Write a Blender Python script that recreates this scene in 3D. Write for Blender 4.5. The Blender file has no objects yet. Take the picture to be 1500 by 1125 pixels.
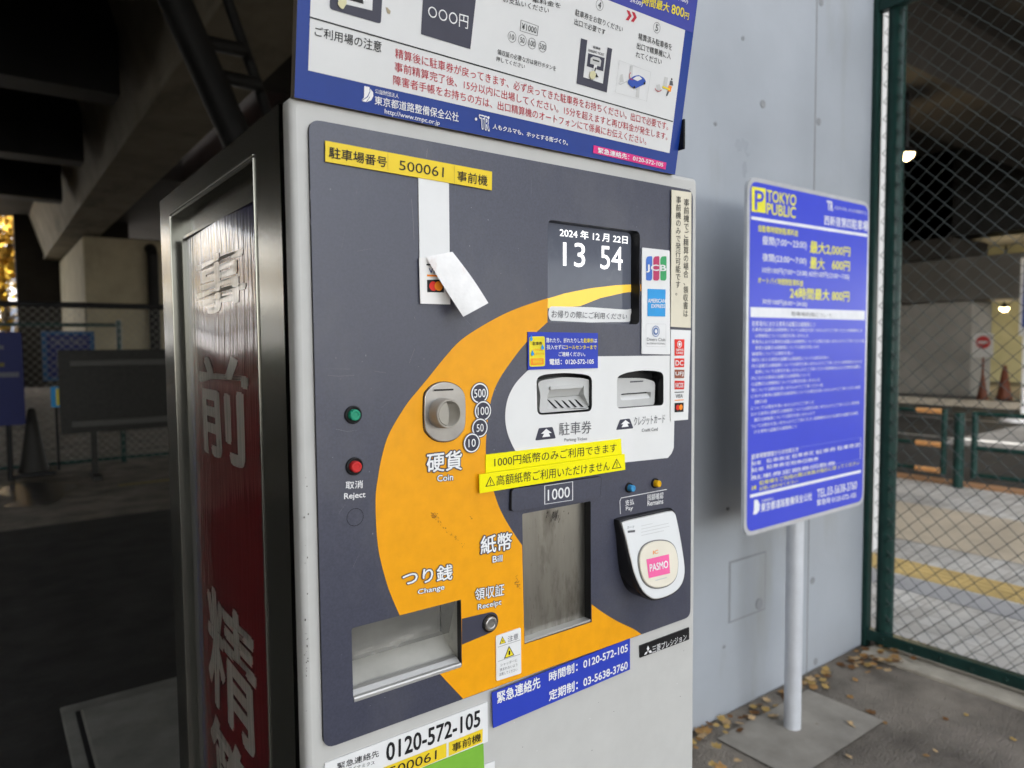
import bpy, bmesh, math, random
import numpy as np
from mathutils import Vector, Matrix
from mathutils.geometry import tessellate_polygon
random.seed(7)
R = math.radians
scn = bpy.context.scene
COL = scn.collection

# ------------------------------------------------------------------ camera, sky, sun, exposure
CX, CY, FPX = 750.0, 562.5, 1040.0                 # the photograph is 1500 x 1125
EX = np.array([0.80154356, -0.04062567, 0.59655467])     # world x, y, z axes seen from the camera
EY = np.array([-0.59787869, -0.04059476, 0.80055802])
EZ = np.array([-0.00830621, -0.99834945, -0.05682769])
W2C = np.stack([EX, EY, EZ], 1)
CAM = np.array([0.0, -0.66, 1.40])
cam = bpy.data.cameras.new('camera')
camo = bpy.data.objects.new('camera', cam)
COL.objects.link(camo)
C2W = W2C.T
right, down, fwd = C2W[:, 0], C2W[:, 1], C2W[:, 2]
camo.matrix_world = Matrix(((right[0], -down[0], -fwd[0], CAM[0]), (right[1], -down[1], -fwd[1], CAM[1]),
                            (right[2], -down[2], -fwd[2], CAM[2]), (0, 0, 0, 1)))
cam.sensor_width = 36
cam.lens = FPX / 1500 * 36
cam.clip_start = 0.02
cam.clip_end = 600
cam.dof.use_dof = True
cam.dof.focus_distance = 0.83
cam.dof.aperture_fstop = 5.6
scn.camera = camo

SUN_TO = Vector((-0.75, -0.35, 0.50)).normalized()
world = bpy.data.worlds.new('World')
scn.world = world
world.use_nodes = True
nt = world.node_tree
nt.nodes.clear()
wo = nt.nodes.new('ShaderNodeOutputWorld')
bg = nt.nodes.new('ShaderNodeBackground')
sky = nt.nodes.new('ShaderNodeTexSky')
sky.sky_type = 'NISHITA'
sky.sun_disc = False
sky.sun_elevation = math.asin(SUN_TO.z)
sky.sun_rotation = math.atan2(SUN_TO.x, SUN_TO.y)
sky.air_density = 1.0
sky.dust_density = 1.2
bg.inputs['Strength'].default_value = 0.15
hsv = nt.nodes.new('ShaderNodeHueSaturation')
hsv.inputs['Saturation'].default_value = 0.22          # thin high cloud: a paler sky
nt.links.new(sky.outputs[0], hsv.inputs['Color'])
nt.links.new(hsv.outputs[0], bg.inputs[0])
nt.links.new(bg.outputs[0], wo.inputs[0])
sl = bpy.data.lights.new('sun', 'SUN')
sl.energy = 4.0
sl.angle = R(0.5)
sl.color = (1.0, 0.97, 0.93)
so = bpy.data.objects.new('sun', sl)
so.rotation_euler = SUN_TO.to_track_quat('Z', 'Y').to_euler()
so.location = (6, -9, 9)
COL.objects.link(so)
scn.view_settings.view_transform = 'Standard'
scn.view_settings.look = 'None'
scn.view_settings.gamma = 1
scn.view_settings.exposure = 2.7
scn.cycles.use_denoising = True
scn.cycles.max_bounces = 8

# ------------------------------------------------------------------ measuring helpers
def ray(p):
    v = np.array([p[0] - CX, p[1] - CY, FPX])
    return C2W @ v

class Plane:
    """a flat surface: origin, right and up axes, outward normal"""
    def __init__(s, o, u, v):
        s.o = np.array(o, float)
        s.u = np.array(u, float) / np.linalg.norm(u)
        s.v = np.array(v, float) / np.linalg.norm(v)
        s.n = np.cross(s.u, s.v)
    def P(s, p, w=0.0):
        d = ray(p)
        o = s.o + s.n * w
        t = ((o - CAM) @ s.n) / (d @ s.n)
        q = CAM + t * d - o
        return (q @ s.u, q @ s.v)
    def W(s, u, v, w=0.0):
        q = s.o + s.u * u + s.v * v + s.n * w
        return (q[0], q[1], q[2])

def crop(ox, oy, k):
    return lambda x, y: (ox + x / k, oy + y / k)

FRONT = Plane((0, 0, 0), (1, 0, 0), (0, 0, 1))
XL = 0.2375
LEFT = Plane((XL, 0, 0), (0, -1, 0), (0, 0, 1))
LEAN = R(9.5)
BOARD = Plane((0, -0.005, 1.6285), (1, 0, 0), (0, -math.sin(LEAN), math.cos(LEAN)))
SIGN = Plane((0, 0.70, 0), (1, 0, 0), (0, 0, 1))
def on_x(p, x):
    d = ray(p); return CAM + d * (x - CAM[0]) / d[0]
def on_y(p, y):
    d = ray(p); return CAM + d * (y - CAM[1]) / d[1]
def on_z(p, z):
    d = ray(p); return CAM + d * (z - CAM[2]) / d[2]

# ------------------------------------------------------------------ materials
MATS = {}
def mat(name, col, rough=0.5, metal=0.0, var=0.08, scale=25.0, bump=0.0, bscale=200.0, emit=None, coat=0.0,
        stretch=None, dirt=None, spec=0.22, rvar=0.0):
    if name in MATS:
        return MATS[name]
    m = bpy.data.materials.new(name)
    m.use_nodes = True
    n = m.node_tree
    b = n.nodes['Principled BSDF']
    L = n.links.new
    tc = n.nodes.new('ShaderNodeTexCoord')
    mp = n.nodes.new('ShaderNodeMapping')
    L(tc.outputs['Object'], mp.inputs[0])
    if stretch:
        mp.inputs['Scale'].default_value = stretch
    nz = n.nodes.new('ShaderNodeTexNoise')
    nz.inputs['Scale'].default_value = scale
    nz.inputs['Detail'].default_value = 6
    nz.inputs['Roughness'].default_value = 0.6
    L(mp.outputs[0], nz.inputs['Vector'])
    mr = n.nodes.new('ShaderNodeMapRange')
    mr.inputs[1].default_value = 0.3
    mr.inputs[2].default_value = 0.7
    mr.inputs[3].default_value = 1 - var
    mr.inputs[4].default_value = 1 + var
    L(nz.outputs['Fac'], mr.inputs[0])
    mx = n.nodes.new('ShaderNodeVectorMath')
    mx.operation = 'SCALE'
    mx.inputs[0].default_value = col
    L(mr.outputs[0], mx.inputs['Scale'])
    out = mx.outputs[0]
    if dirt:                                   # (colour, noise scale, threshold, amount, stretch)
        dc, ds, th, am, dstr = dirt
        mp2 = n.nodes.new('ShaderNodeMapping')
        mp2.inputs['Scale'].default_value = dstr
        L(tc.outputs['Object'], mp2.inputs[0])
        n2 = n.nodes.new('ShaderNodeTexNoise')
        n2.inputs['Scale'].default_value = ds
        n2.inputs['Detail'].default_value = 8
        n2.inputs['Roughness'].default_value = 0.65
        L(mp2.outputs[0], n2.inputs['Vector'])
        r2 = n.nodes.new('ShaderNodeMapRange')
        r2.inputs[1].default_value = th
        r2.inputs[2].default_value = th + 0.15
        r2.inputs[3].default_value = 0
        r2.inputs[4].default_value = am
        L(n2.outputs['Fac'], r2.inputs[0])
        mm = n.nodes.new('ShaderNodeMix')
        mm.data_type = 'RGBA'
        L(r2.outputs[0], mm.inputs[0])
        L(out, mm.inputs[6])
        mm.inputs[7].default_value = (*dc, 1)
        out = mm.outputs[2]
    L(out, b.inputs['Base Color'])
    b.inputs['Roughness'].default_value = rough
    if rvar:
        r3 = n.nodes.new('ShaderNodeMapRange')
        r3.inputs[1].default_value = 0.3
        r3.inputs[2].default_value = 0.7
        r3.inputs[3].default_value = max(0.02, rough - rvar)
        r3.inputs[4].default_value = rough + rvar
        L(nz.outputs['Fac'], r3.inputs[0])
        L(r3.outputs[0], b.inputs['Roughness'])
    b.inputs['Metallic'].default_value = metal
    b.inputs['Specular IOR Level'].default_value = spec
    if coat:
        b.inputs['Coat Weight'].default_value = coat
        b.inputs['Coat Roughness'].default_value = 0.05
    if bump:
        nb = n.nodes.new('ShaderNodeTexNoise')
        nb.inputs['Scale'].default_value = bscale
        nb.inputs['Detail'].default_value = 4
        L(mp.outputs[0], nb.inputs['Vector'])
        bp = n.nodes.new('ShaderNodeBump')
        bp.inputs['Strength'].default_value = bump
        bp.inputs['Distance'].default_value = 0.01
        L(nb.outputs['Fac'], bp.inputs['Height'])
        L(bp.outputs[0], b.inputs['Normal'])
    if emit:
        b.inputs['Emission Color'].default_value = (*emit[0], 1)
        b.inputs['Emission Strength'].default_value = emit[1]
    MATS[name] = m
    return m

white_paint = mat('white_powder_coat', (0.50, 0.495, 0.475), 0.38, var=0.04, bump=0.015, bscale=900, dirt=((0.25, 0.22, 0.18), 60, 0.74, 0.5, (1, 1, 1)))
steel = mat('stainless_steel', (0.20, 0.197, 0.172), 0.20, 1.0, var=0.06, scale=8, bump=0.008, bscale=140, rvar=0.03)
steel.node_tree.nodes['Principled BSDF'].inputs['Metallic'].default_value = 0.78
steel_dull = mat('brushed_steel', (0.40, 0.385, 0.345), 0.33, 1.0, var=0.10, scale=14, stretch=(6, 6, 0.9), bump=0.02, bscale=90,
                 dirt=((0.15, 0.135, 0.11), 8, 0.50, 0.65, (4, 4, 1.2)))
panel_m = mat('panel_slate_print', (0.040, 0.043, 0.070), 0.40, spec=0.7, var=0.22, scale=420, bump=0.02, bscale=1200, rvar=0.07, dirt=((0.10, 0.10, 0.115), 7, 0.50, 0.30, (1, 1, 0.6)))
yellow_m = mat('panel_amber_print', (0.80, 0.34, 0.003), 0.42, spec=0.3, var=0.05, scale=60, bump=0.01, bscale=900, dirt=((0.55, 0.24, 0.01), 9, 0.56, 0.22, (1.6, 1, 0.8)))
pwhite = mat('panel_white_print', (0.72, 0.72, 0.71), 0.36, var=0.02, bump=0.008, bscale=900)
black = mat('black_plastic', (0.012, 0.012, 0.013), 0.35, var=0.2)
blackgloss = mat('black_gloss_plastic', (0.016, 0.016, 0.018), 0.12, var=0.2)
black_edge = mat('black_edge', (0.014, 0.014, 0.017), 0.5)
ink = mat('black_ink', (0.015, 0.015, 0.016), 0.5)
inkgrey = mat('grey_ink', (0.10, 0.10, 0.11), 0.5)
inkslate = mat('slate_ink', (0.05, 0.05, 0.072), 0.4)
inkwhite = mat('white_ink', (0.78, 0.78, 0.78), 0.45)
inkred = mat('red_ink', (0.46, 0.025, 0.045), 0.45)
inkyellow = mat('yellow_ink', (0.80, 0.66, 0.03), 0.45)
paper = mat('white_sticker', (0.74, 0.74, 0.735), 0.4, var=0.03)
paper_pink = mat('glossy_white_paper', (0.78, 0.76, 0.74), 0.16, var=0.04, scale=12, bump=0.05, bscale=25)
cream = mat('cream_sticker', (0.68, 0.63, 0.50), 0.4, var=0.05)
ytape = mat('yellow_tape', (0.80, 0.58, 0.03), 0.36, var=0.04)
ysticker = mat('lemon_sticker', (0.86, 0.78, 0.0), 0.36, var=0.03)
bluest = mat('blue_sticker', (0.030, 0.055, 0.43), 0.36, var=0.04)
navy = mat('board_blue', (0.010, 0.040, 0.24), 0.34, spec=0.25, var=0.05)
boardhead = mat('board_header_violet', (0.06, 0.07, 0.33), 0.25, var=0.04)
boardwhite = mat('board_white', (0.66, 0.66, 0.655), 0.3, var=0.02)
pinkst = mat('pink_sticker', (0.70, 0.035, 0.22), 0.4)
pasmo = mat('pink_print', (0.80, 0.12, 0.33), 0.35)
greenst = mat('green_sticker', (0.20, 0.45, 0.05), 0.4)
orange_p = mat('orange_print', (0.85, 0.25, 0.02), 0.4)
red_p = mat('red_print', (0.68, 0.03, 0.02), 0.4)
blue_p = mat('sky_blue_print', (0.03, 0.30, 0.66), 0.4)
jcb_b = mat('blue_print', (0.06, 0.17, 0.55), 0.4)
jcb_r = mat('crimson_print', (0.50, 0.05, 0.14), 0.4)
jcb_g = mat('green_print', (0.05, 0.35, 0.13), 0.4)
brown_p = mat('brown_print', (0.30, 0.09, 0.05), 0.4)
grey_plastic = mat('light_grey_plastic', (0.52, 0.52, 0.51), 0.4, var=0.04, bump=0.01, bscale=900)
warm_plastic = mat('warm_grey_plastic', (0.36, 0.335, 0.29), 0.36, var=0.05)
coin_metal = mat('cast_zinc', (0.36, 0.35, 0.335), 0.3, 0.8, var=0.12, scale=40, dirt=((0.10, 0.09, 0.08), 60, 0.68, 0.8, (1, 1, 0.6)))
green_btn = mat('green_button', (0.02, 0.28, 0.16), 0.25)
red_btn = mat('red_button', (0.55, 0.03, 0.03), 0.25)
blue_btn = mat('blue_button', (0.05, 0.27, 0.52), 0.2)
yellow_btn = mat('yellow_button', (0.75, 0.42, 0.01), 0.2)
chrome = mat('bright_metal', (0.52, 0.51, 0.49), 0.42, 0.5, var=0.04)
screen_bg = mat('screen_slate', (0.05, 0.054, 0.068), 0.09, var=0.12, scale=20, emit=((0.10, 0.11, 0.14), 0.10), dirt=((0.10, 0.105, 0.11), 22, 0.60, 0.5, (1, 1, 1)))
screen_y = mat('screen_yellow', (0.55, 0.36, 0.03), 0.12, emit=((0.90, 0.58, 0.10), 0.10))
screen_w = mat('screen_white', (0.6, 0.6, 0.6), 0.2, emit=((1, 1, 1), 0.25))
smoke = mat('smoked_flap', (0.12, 0.118, 0.11), 0.22, 0.0, spec=0.5, var=0.5, scale=10, stretch=(1, 1, 2.4), bump=0.04, bscale=18,
            dirt=((0.42, 0.41, 0.38), 16, 0.55, 0.6, (0.8, 1, 2.2)))
galv = mat('galvanised_pole', (0.66, 0.68, 0.72), 0.30, 0.25, var=0.06, scale=20)
signblue = mat('sign_blue', (0.058, 0.078, 0.58), 0.28, var=0.03, scale=6)
signrim = mat('sign_aluminium', (0.62, 0.63, 0.65), 0.32, 0.5)
signwhite = mat('sign_white', (0.74, 0.75, 0.78), 0.4)
signyellow = mat('sign_yellow', (0.78, 0.74, 0.05), 0.4)
film = None
green_steel = mat('dark_green_steel', (0.012, 0.040, 0.034), 0.30, var=0.2, scale=20)
wire_m = mat('coated_wire', (0.048, 0.060, 0.058), 0.42, 0.2, var=0.2)
concrete = mat('fair_faced_concrete', (0.345, 0.37, 0.405), 0.34, spec=0.7, rvar=0.08, var=0.08, scale=2.2, bump=0.05, bscale=40,
               dirt=((0.24, 0.235, 0.205), 1.6, 0.56, 0.45, (2.0, 2.0, 0.4)))
concrete_w = mat('pale_column_paint', (0.58, 0.58, 0.57), 0.6, var=0.05, scale=2)
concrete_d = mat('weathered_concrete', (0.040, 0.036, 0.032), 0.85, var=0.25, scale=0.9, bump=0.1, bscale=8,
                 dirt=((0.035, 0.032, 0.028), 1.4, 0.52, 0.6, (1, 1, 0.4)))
pier_m = mat('pier_concrete', (0.42, 0.37, 0.26), 0.8, var=0.15, scale=1.4, bump=0.05, bscale=10, dirt=((0.2, 0.18, 0.14), 1.1, 0.55, 0.5, (1, 1, 0.3)))
dark_steel = mat('dark_girder_steel', (0.016, 0.016, 0.016), 0.6, var=0.3, scale=2)
asphalt = mat('asphalt', (0.215, 0.188, 0.155), 0.85, var=0.5, scale=3.0, bump=1.0, bscale=110, dirt=((0.34, 0.30, 0.25), 90, 0.60, 0.55, (1, 1, 1)))
asphalt_road = mat('road_asphalt', (0.045, 0.044, 0.043), 0.8, var=0.3, scale=1.2, bump=0.3, bscale=80)
patch_m = mat('concrete_pad', (0.30, 0.275, 0.235), 0.85, var=0.2, scale=6, bump=0.2, bscale=90)
slab_m = mat('concrete_cover', (0.24, 0.235, 0.21), 0.8, var=0.25, scale=5, bump=0.15, bscale=60, dirt=((0.06, 0.055, 0.05), 5, 0.62, 0.8, (1, 1, 1)))
tact_m = mat('tactile_yellow', (0.56, 0.41, 0.17), 0.8, var=0.2, scale=6)
kerb_m = mat('kerb_stone', (0.42, 0.37, 0.30), 0.8, var=0.2, scale=6)
kerb_o = mat('kerb_orange', (0.45, 0.25, 0.13), 0.8, var=0.2, scale=6)
line_m = mat('road_paint', (0.30, 0.30, 0.29), 0.7, var=0.2, scale=8)

def paver_mat():
    m = mat('sidewalk_pavers', (0.62, 0.60, 0.565), 0.75, var=0.14, scale=1.3, bump=0.1, bscale=60, dirt=((0.40, 0.385, 0.365), 1.1, 0.48, 0.75, (1, 1, 1)))
    n = m.node_tree
    b = n.nodes['Principled BSDF']
    old = b.inputs['Base Color'].links[0].from_socket
    tc = n.nodes['Texture Coordinate']
    br = n.nodes.new('ShaderNodeTexBrick')
    br.inputs['Color1'].default_value = (1, 1, 1, 1)
    br.inputs['Color2'].default_value = (0.82, 0.80, 0.78, 1)
    br.inputs['Mortar'].default_value = (0.55, 0.53, 0.5, 1)
    br.inputs['Scale'].default_value = 3.3
    br.inputs['Mortar Size'].default_value = 0.012
    n.links.new(tc.outputs['Object'], br.inputs['Vector'])
    mm = n.nodes.new('ShaderNodeMix')
    mm.data_type = 'RGBA'
    mm.blend_type = 'MULTIPLY'
    mm.inputs[0].default_value = 1
    n.links.new(old, mm.inputs[6])
    n.links.new(br.outputs['Color'], mm.inputs[7])
    n.links.new(mm.outputs[2], b.inputs['Base Color'])
    return m
paver = paver_mat()

def film_mat(name, col):
    m = mat(name, col, 0.16, var=0.05)
    n = m.node_tree
    b = n.nodes['Principled BSDF']
    tc = n.nodes['Texture Coordinate']
    mp = n.nodes.new('ShaderNodeMapping')
    mp.inputs['Scale'].default_value = (1, 1, 0.07)
    n.links.new(tc.outputs['Object'], mp.inputs[0])
    nz = n.nodes.new('ShaderNodeTexNoise')
    nz.inputs['Scale'].default_value = 90
    nz.inputs['Detail'].default_value = 3
    n.links.new(mp.outputs[0], nz.inputs['Vector'])
    bp = n.nodes.new('ShaderNodeBump')
    bp.inputs['Strength'].default_value = 0.3
    bp.inputs['Distance'].default_value = 0.004
    n.links.new(nz.outputs['Fac'], bp.inputs['Height'])
    n.links.new(bp.outputs[0], b.inputs['Normal'])
    b.inputs['Coat Weight'].default_value = 0.5
    b.inputs['Specular IOR Level'].default_value = 0.4
    b.inputs['Coat Roughness'].default_value = 0.05
    n.links.new(bp.outputs[0], b.inputs['Coat Normal'])
    return m
film_red = film_mat('wrinkled_red_film', (0.17, 0.008, 0.010))
film_navy = film_mat('wrinkled_navy_film', (0.02, 0.025, 0.12))
film_white = film_mat('film_lettering', (0.46, 0.43, 0.38))

# ------------------------------------------------------------------ mesh builder
def rnd(pts, r, n=5):
    """round the corners of a 2-D outline"""
    out = []
    k = len(pts)
    rr = r if isinstance(r, (list, tuple)) else [r] * k
    for i in range(k):
        p = np.array(pts[i], float); a = np.array(pts[i - 1], float); b = np.array(pts[(i + 1) % k], float)
        if rr[i] <= 0:
            out.append(tuple(p)); continue
        la, lb = np.linalg.norm(a - p), np.linalg.norm(b - p)
        q = min(rr[i], la * 0.49, lb * 0.49)
        s = p + (a - p) / la * q; e = p + (b - p) / lb * q
        for j in range(n + 1):
            t = j / n
            x = (1 - t) ** 2 * s + 2 * t * (1 - t) * p + t * t * e
            out.append((x[0], x[1]))
    return out

def smooth(pts, k=4, closed=True):
    """Catmull-Rom curve through the points"""
    P_ = [np.array(p, float) for p in pts]
    n = len(P_)
    out = []
    for i in range(n if closed else n - 1):
        p1, p2 = P_[i], P_[(i + 1) % n]
        p0 = P_[i - 1] if closed or i else p1
        p3 = P_[(i + 2) % n] if closed or i + 2 < n else p2
        for j in range(k):
            t = j / k
            out.append(tuple(0.5 * (2 * p1 + (p2 - p0) * t + (2 * p0 - 5 * p1 + 4 * p2 - p3) * t * t + (3 * p1 - p0 - 3 * p2 + p3) * t ** 3)))
    if not closed:
        out.append(tuple(P_[-1]))
    return out

def circ(c, r, n=28, ry=None):
    ry = r if ry is None else ry
    return [(c[0] + r * math.cos(2 * math.pi * i / n), c[1] + ry * math.sin(2 * math.pi * i / n)) for i in range(n)]

TXT = {}
def glyphs(body, bold):
    key = (body, bold)
    if key in TXT:
        return TXT[key]
    c = bpy.data.curves.new('lettering', 'FONT')
    c.body = body
    c.resolution_u = 3
    c.offset = bold
    c.align_x = 'CENTER' if '\n' in body else 'LEFT'
    c.fill_mode = 'FRONT'
    o = bpy.data.objects.new('lettering', c)
    COL.objects.link(o)
    bpy.context.view_layer.update()
    me = bpy.data.meshes.new_from_object(o.evaluated_get(bpy.context.evaluated_depsgraph_get()))
    v = np.array([(q.co.x, q.co.y) for q in me.vertices]) if len(me.vertices) else np.zeros((0, 2))
    f = [tuple(p.vertices) for p in me.polygons]
    bpy.data.objects.remove(o)
    bpy.data.curves.remove(c)
    bpy.data.meshes.remove(me)
    TXT[key] = (v, f)
    return TXT[key]

class MB:
    def __init__(s):
        s.v = []; s.f = []; s.m = []; s.sm = []; s.mats = []
    def mi(s, m):
        if m not in s.mats:
            s.mats.append(m)
        return s.mats.index(m)
    def add(s, vs, fs, m, smooth=False):
        o = len(s.v)
        s.v += [tuple(float(c) for c in q) for q in vs]
        k = s.mi(m)
        for f in fs:
            s.f.append([i + o for i in f]); s.m.append(k); s.sm.append(smooth)
    def flat(s, fn, outline, w, m, holes=()):
        """filled 2-D outline with holes on surface fn(u, v, w)"""
        rings = [list(outline)] + [list(h) for h in holes]
        tri = tessellate_polygon([[Vector((p[0], p[1], 0)) for p in r] for r in rings])
        pts = [p for r in rings for p in r]
        s.add([fn(p[0], p[1], w) for p in pts], tri, m)
    def wall(s, fn, outline, w0, w1, m, smooth=False):
        n = len(outline)
        s.add([fn(p[0], p[1], w0) for p in outline] + [fn(p[0], p[1], w1) for p in outline],
              [(i, (i + 1) % n, n + (i + 1) % n, n + i) for i in range(n)], m, smooth)
    def prism(s, fn, outline, w0, w1, m, side=None, holes=(), back=False):
        s.flat(fn, outline, w1, m, holes)
        s.wall(fn, outline, w0, w1, side or m)
        for h in holes:
            s.wall(fn, h, w0, w1, side or m)
        if back:
            s.flat(fn, outline, w0, side or m, holes)
    def dome(s, fn, outline, w0, w1, m, r=0.002, side=None):
        """prism with a softened front edge"""
        c = np.mean(np.array(outline), 0)
        a = np.array(outline)
        size = np.abs(a - c).max()
        rings = [(a, w0), (a, w1 - r)]
        for t in (0.35, 0.7, 1.0):
            sh = r * (1 - math.cos(t * math.pi / 2))
            rings.append((c + (a - c) * (1 - sh / size), w1 - r + r * math.sin(t * math.pi / 2)))
        n = len(a)
        vs = []
        for q, w in rings:
            vs += [fn(p[0], p[1], w) for p in q]
        fs = []
        for k in range(len(rings) - 1):
            fs += [(k * n + i, k * n + (i + 1) % n, (k + 1) * n + (i + 1) % n, (k + 1) * n + i) for i in range(n)]
        s.add(vs, fs, side or m, True)
        s.flat(fn, [tuple(p) for p in rings[-1][0]], w1, m)
    def ring(s, fn, outer, inner, w, m):
        s.flat(fn, outer, w, m, [inner])
    def text(s, fn, quad, body, m, w, bold=0.0, outline=None):
        """lettering fitted into the quad tl, tr, br, bl of surface coordinates"""
        tl, tr, br, bl = [np.array(q, float) for q in quad]
        v0, _ = glyphs(body, 0.0)
        if not len(v0):
            return
        lo, hi = v0.min(0), v0.max(0)
        v, f = glyphs(body, 0.0)
        def put(b, mm, ww, k):
            offs = [(0.0, 0.0)]
            if b > 0.001:
                offs = [(b * math.cos(2 * math.pi * i / k + 0.4), b * math.sin(2 * math.pi * i / k + 0.4)) for i in range(k)] + [(0.0, 0.0)]
            for i, (ox, oy) in enumerate(offs):
                q = (v + np.array((ox, oy)) - lo) / (hi - lo)
                pts = []
                for a, c in q:
                    p = (bl * (1 - a) + br * a) * (1 - c) + (tl * (1 - a) + tr * a) * c
                    pts.append(fn(p[0], p[1], ww + i * 0.00002))
                s.add(pts, f, mm)
        if outline:
            put(bold + outline[1], outline[0], w, 10)
            put(bold * 0.7, m, w + 0.00035, 4)
        else:
            put(bold * 0.7, m, w, 4)
    def box(s, a, b, m):
        x0, y0, z0 = a; x1, y1, z1 = b
        s.add([(x0, y0, z0), (x1, y0, z0), (x1, y1, z0), (x0, y1, z0), (x0, y0, z1), (x1, y0, z1), (x1, y1, z1), (x0, y1, z1)],
              [(3, 2, 1, 0), (4, 5, 6, 7), (0, 1, 5, 4), (1, 2, 6, 5), (2, 3, 7, 6), (3, 0, 4, 7)], m)
    def rbox(s, a, b, m, r=0.004, seg=2):
        bm = bmesh.new()
        bmesh.ops.create_cube(bm, size=1)
        a = Vector(a); b = Vector(b)
        for v in bm.verts:
            v.co = Vector(((v.co[i] + 0.5) * (b[i] - a[i]) + a[i] for i in range(3)))
        bmesh.ops.bevel(bm, geom=list(bm.edges), offset=r, segments=seg, profile=0.5, affect='EDGES')
        bm.verts.index_update()
        s.add([v.co[:] for v in bm.verts], [[v.index for v in f.verts] for f in bm.faces], m, False)
        bm.free()
    def tube(s, path, r, m, n=10, caps=True):
        path = [np.array(p, float) for p in path]
        rr = r if isinstance(r, (list, tuple)) else [r] * len(path)
        vs = []
        for i, p in enumerate(path):
            d = path[min(i + 1, len(path) - 1)] - path[max(i - 1, 0)]
            d /= np.linalg.norm(d)
            a = np.array([0, 0, 1.0]) if abs(d[2]) < 0.9 else np.array([1.0, 0, 0])
            u = np.cross(d, a); u /= np.linalg.norm(u); v = np.cross(d, u)
            for k in range(n):
                t = 2 * math.pi * k / n
                vs.append(p + rr[i] * (math.cos(t) * u + math.sin(t) * v))
        fs = [(i * n + k, i * n + (k + 1) % n, (i + 1) * n + (k + 1) % n, (i + 1) * n + k) for i in range(len(path) - 1) for k in range(n)]
        s.add(vs, fs, m, n > 4)
        if caps:
            s.add(vs[:n], [tuple(range(n))], m)
            s.add(vs[-n:], [tuple(range(n))], m)
    def lathe(s, fn, c, prof, m, n=32, sq=1.0):
        """revolve (radius, w) about the surface normal at c"""
        vs = []
        for r, w in prof:
            vs += [fn(c[0] + r * math.cos(2 * math.pi * k / n), c[1] + sq * r * math.sin(2 * math.pi * k / n), w) for k in range(n)]
        k_ = len(prof)
        fs = [(i * n + k, i * n + (k + 1) % n, (i + 1) * n + (k + 1) % n, (i + 1) * n + k) for i in range(k_ - 1) for k in range(n)]
        s.add(vs, fs, m, True)
        s.add(vs[-n:], [tuple(range(n))], m)
    def build(s, name, parent=None, base=(0, 0, 0)):
        me = bpy.data.meshes.new(name)
        if parent is not None:
            root = parent
            while root.parent: root = root.parent
            base = root.location
        me.from_pydata([(q[0] - base[0], q[1] - base[1], q[2] - base[2]) for q in s.v], [], s.f)
        for m in s.mats:
            me.materials.append(m)
        me.polygons.foreach_set('material_index', s.m)
        me.polygons.foreach_set('use_smooth', s.sm)
        me.update()
        o = bpy.data.objects.new(name, me)
        if parent is not None:
            o.parent = parent
        else:
            o.location = base
        COL.objects.link(o)
        return o

def tag(o, label, cat, group=None):
    o['label'] = label; o['category'] = cat
    if group: o['group'] = group
    return o
def thing(name, label, cat, loc=(0, 0, 0), group=None):
    o = bpy.data.objects.new(name, None)
    o.empty_display_size = 0.1
    o.location = loc
    COL.objects.link(o)
    return tag(o, label, cat, group)
def structure(o, kind='structure'):
    o['kind'] = kind
    return o
def copy_tree(o, parent=None):
    c = o.copy(); COL.objects.link(c)
    if parent: c.parent = parent
    for ch in [x for x in bpy.data.objects if x.parent == o]:
        copy_tree(ch, c)
    return c

class Sheet:
    """a sticker or printed plate lying on a plane, drawn in crop coordinates of the photo"""
    def __init__(s, plane, c, w, mb=None):
        s.pl, s.c, s.w = plane, c, w
        s.mb = mb or MB()
    def p(s, pts, w=None):
        return [s.pl.P(s.c(*q), s.w if w is None else w) for q in pts]
    def poly(s, pts, m, dw=0.0, r=0.0, thick=None):
        q = s.p(pts)
        if r: q = rnd(q, r)
        s.mb.flat(s.pl.W, q, s.w + dw, m)
        if thick:
            s.mb.wall(s.pl.W, q, s.w + dw - thick, s.w + dw, m)
        return q
    def t(s, body, quad, m, dw=0.0004, bold=0.0, outline=None):
        s.mb.text(s.pl.W, s.p(quad), body, m, s.w + dw, bold, outline)
    def frame(s, pts, m, th, dw=0.0004, r=0.0):
        q = np.array(s.p(pts)); c = q.mean(0)
        n = len(q)
        inner = []
        for i in range(n):
            e = q[i] - c
            inner.append(tuple(c + e * (1 - th / np.abs(e).max())))
        q = [tuple(x) for x in q]
        if r:
            q = rnd(q, r); inner = rnd(inner, max(r - th, 1e-4))
        s.mb.ring(s.pl.W, q, inner, s.w + dw, m)
    def disc(s, c, rpx, m, dw=0.0004, ring=None, n=26):
        a = s.pl.P(s.c(*c), s.w); b = s.pl.P(s.c(c[0], c[1] + rpx), s.w)
        r = abs(a[1] - b[1])
        if ring:
            s.mb.ring(s.pl.W, circ(a, r, n), circ(a, r * (1 - ring), n), s.w + dw, m)
        else:
            s.mb.flat(s.pl.W, circ(a, r, n), s.w + dw, m)
        return a, r
    def line(s, a, b, th, m, dw=0.0004):
        a = np.array(s.pl.P(s.c(*a), s.w)); b = np.array(s.pl.P(s.c(*b), s.w))
        d = (b - a) / np.linalg.norm(b - a); nn = np.array([-d[1], d[0]]) * th / 2
        s.mb.flat(s.pl.W, [tuple(a + nn), tuple(b + nn), tuple(b - nn), tuple(a - nn)], s.w + dw, m)

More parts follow.
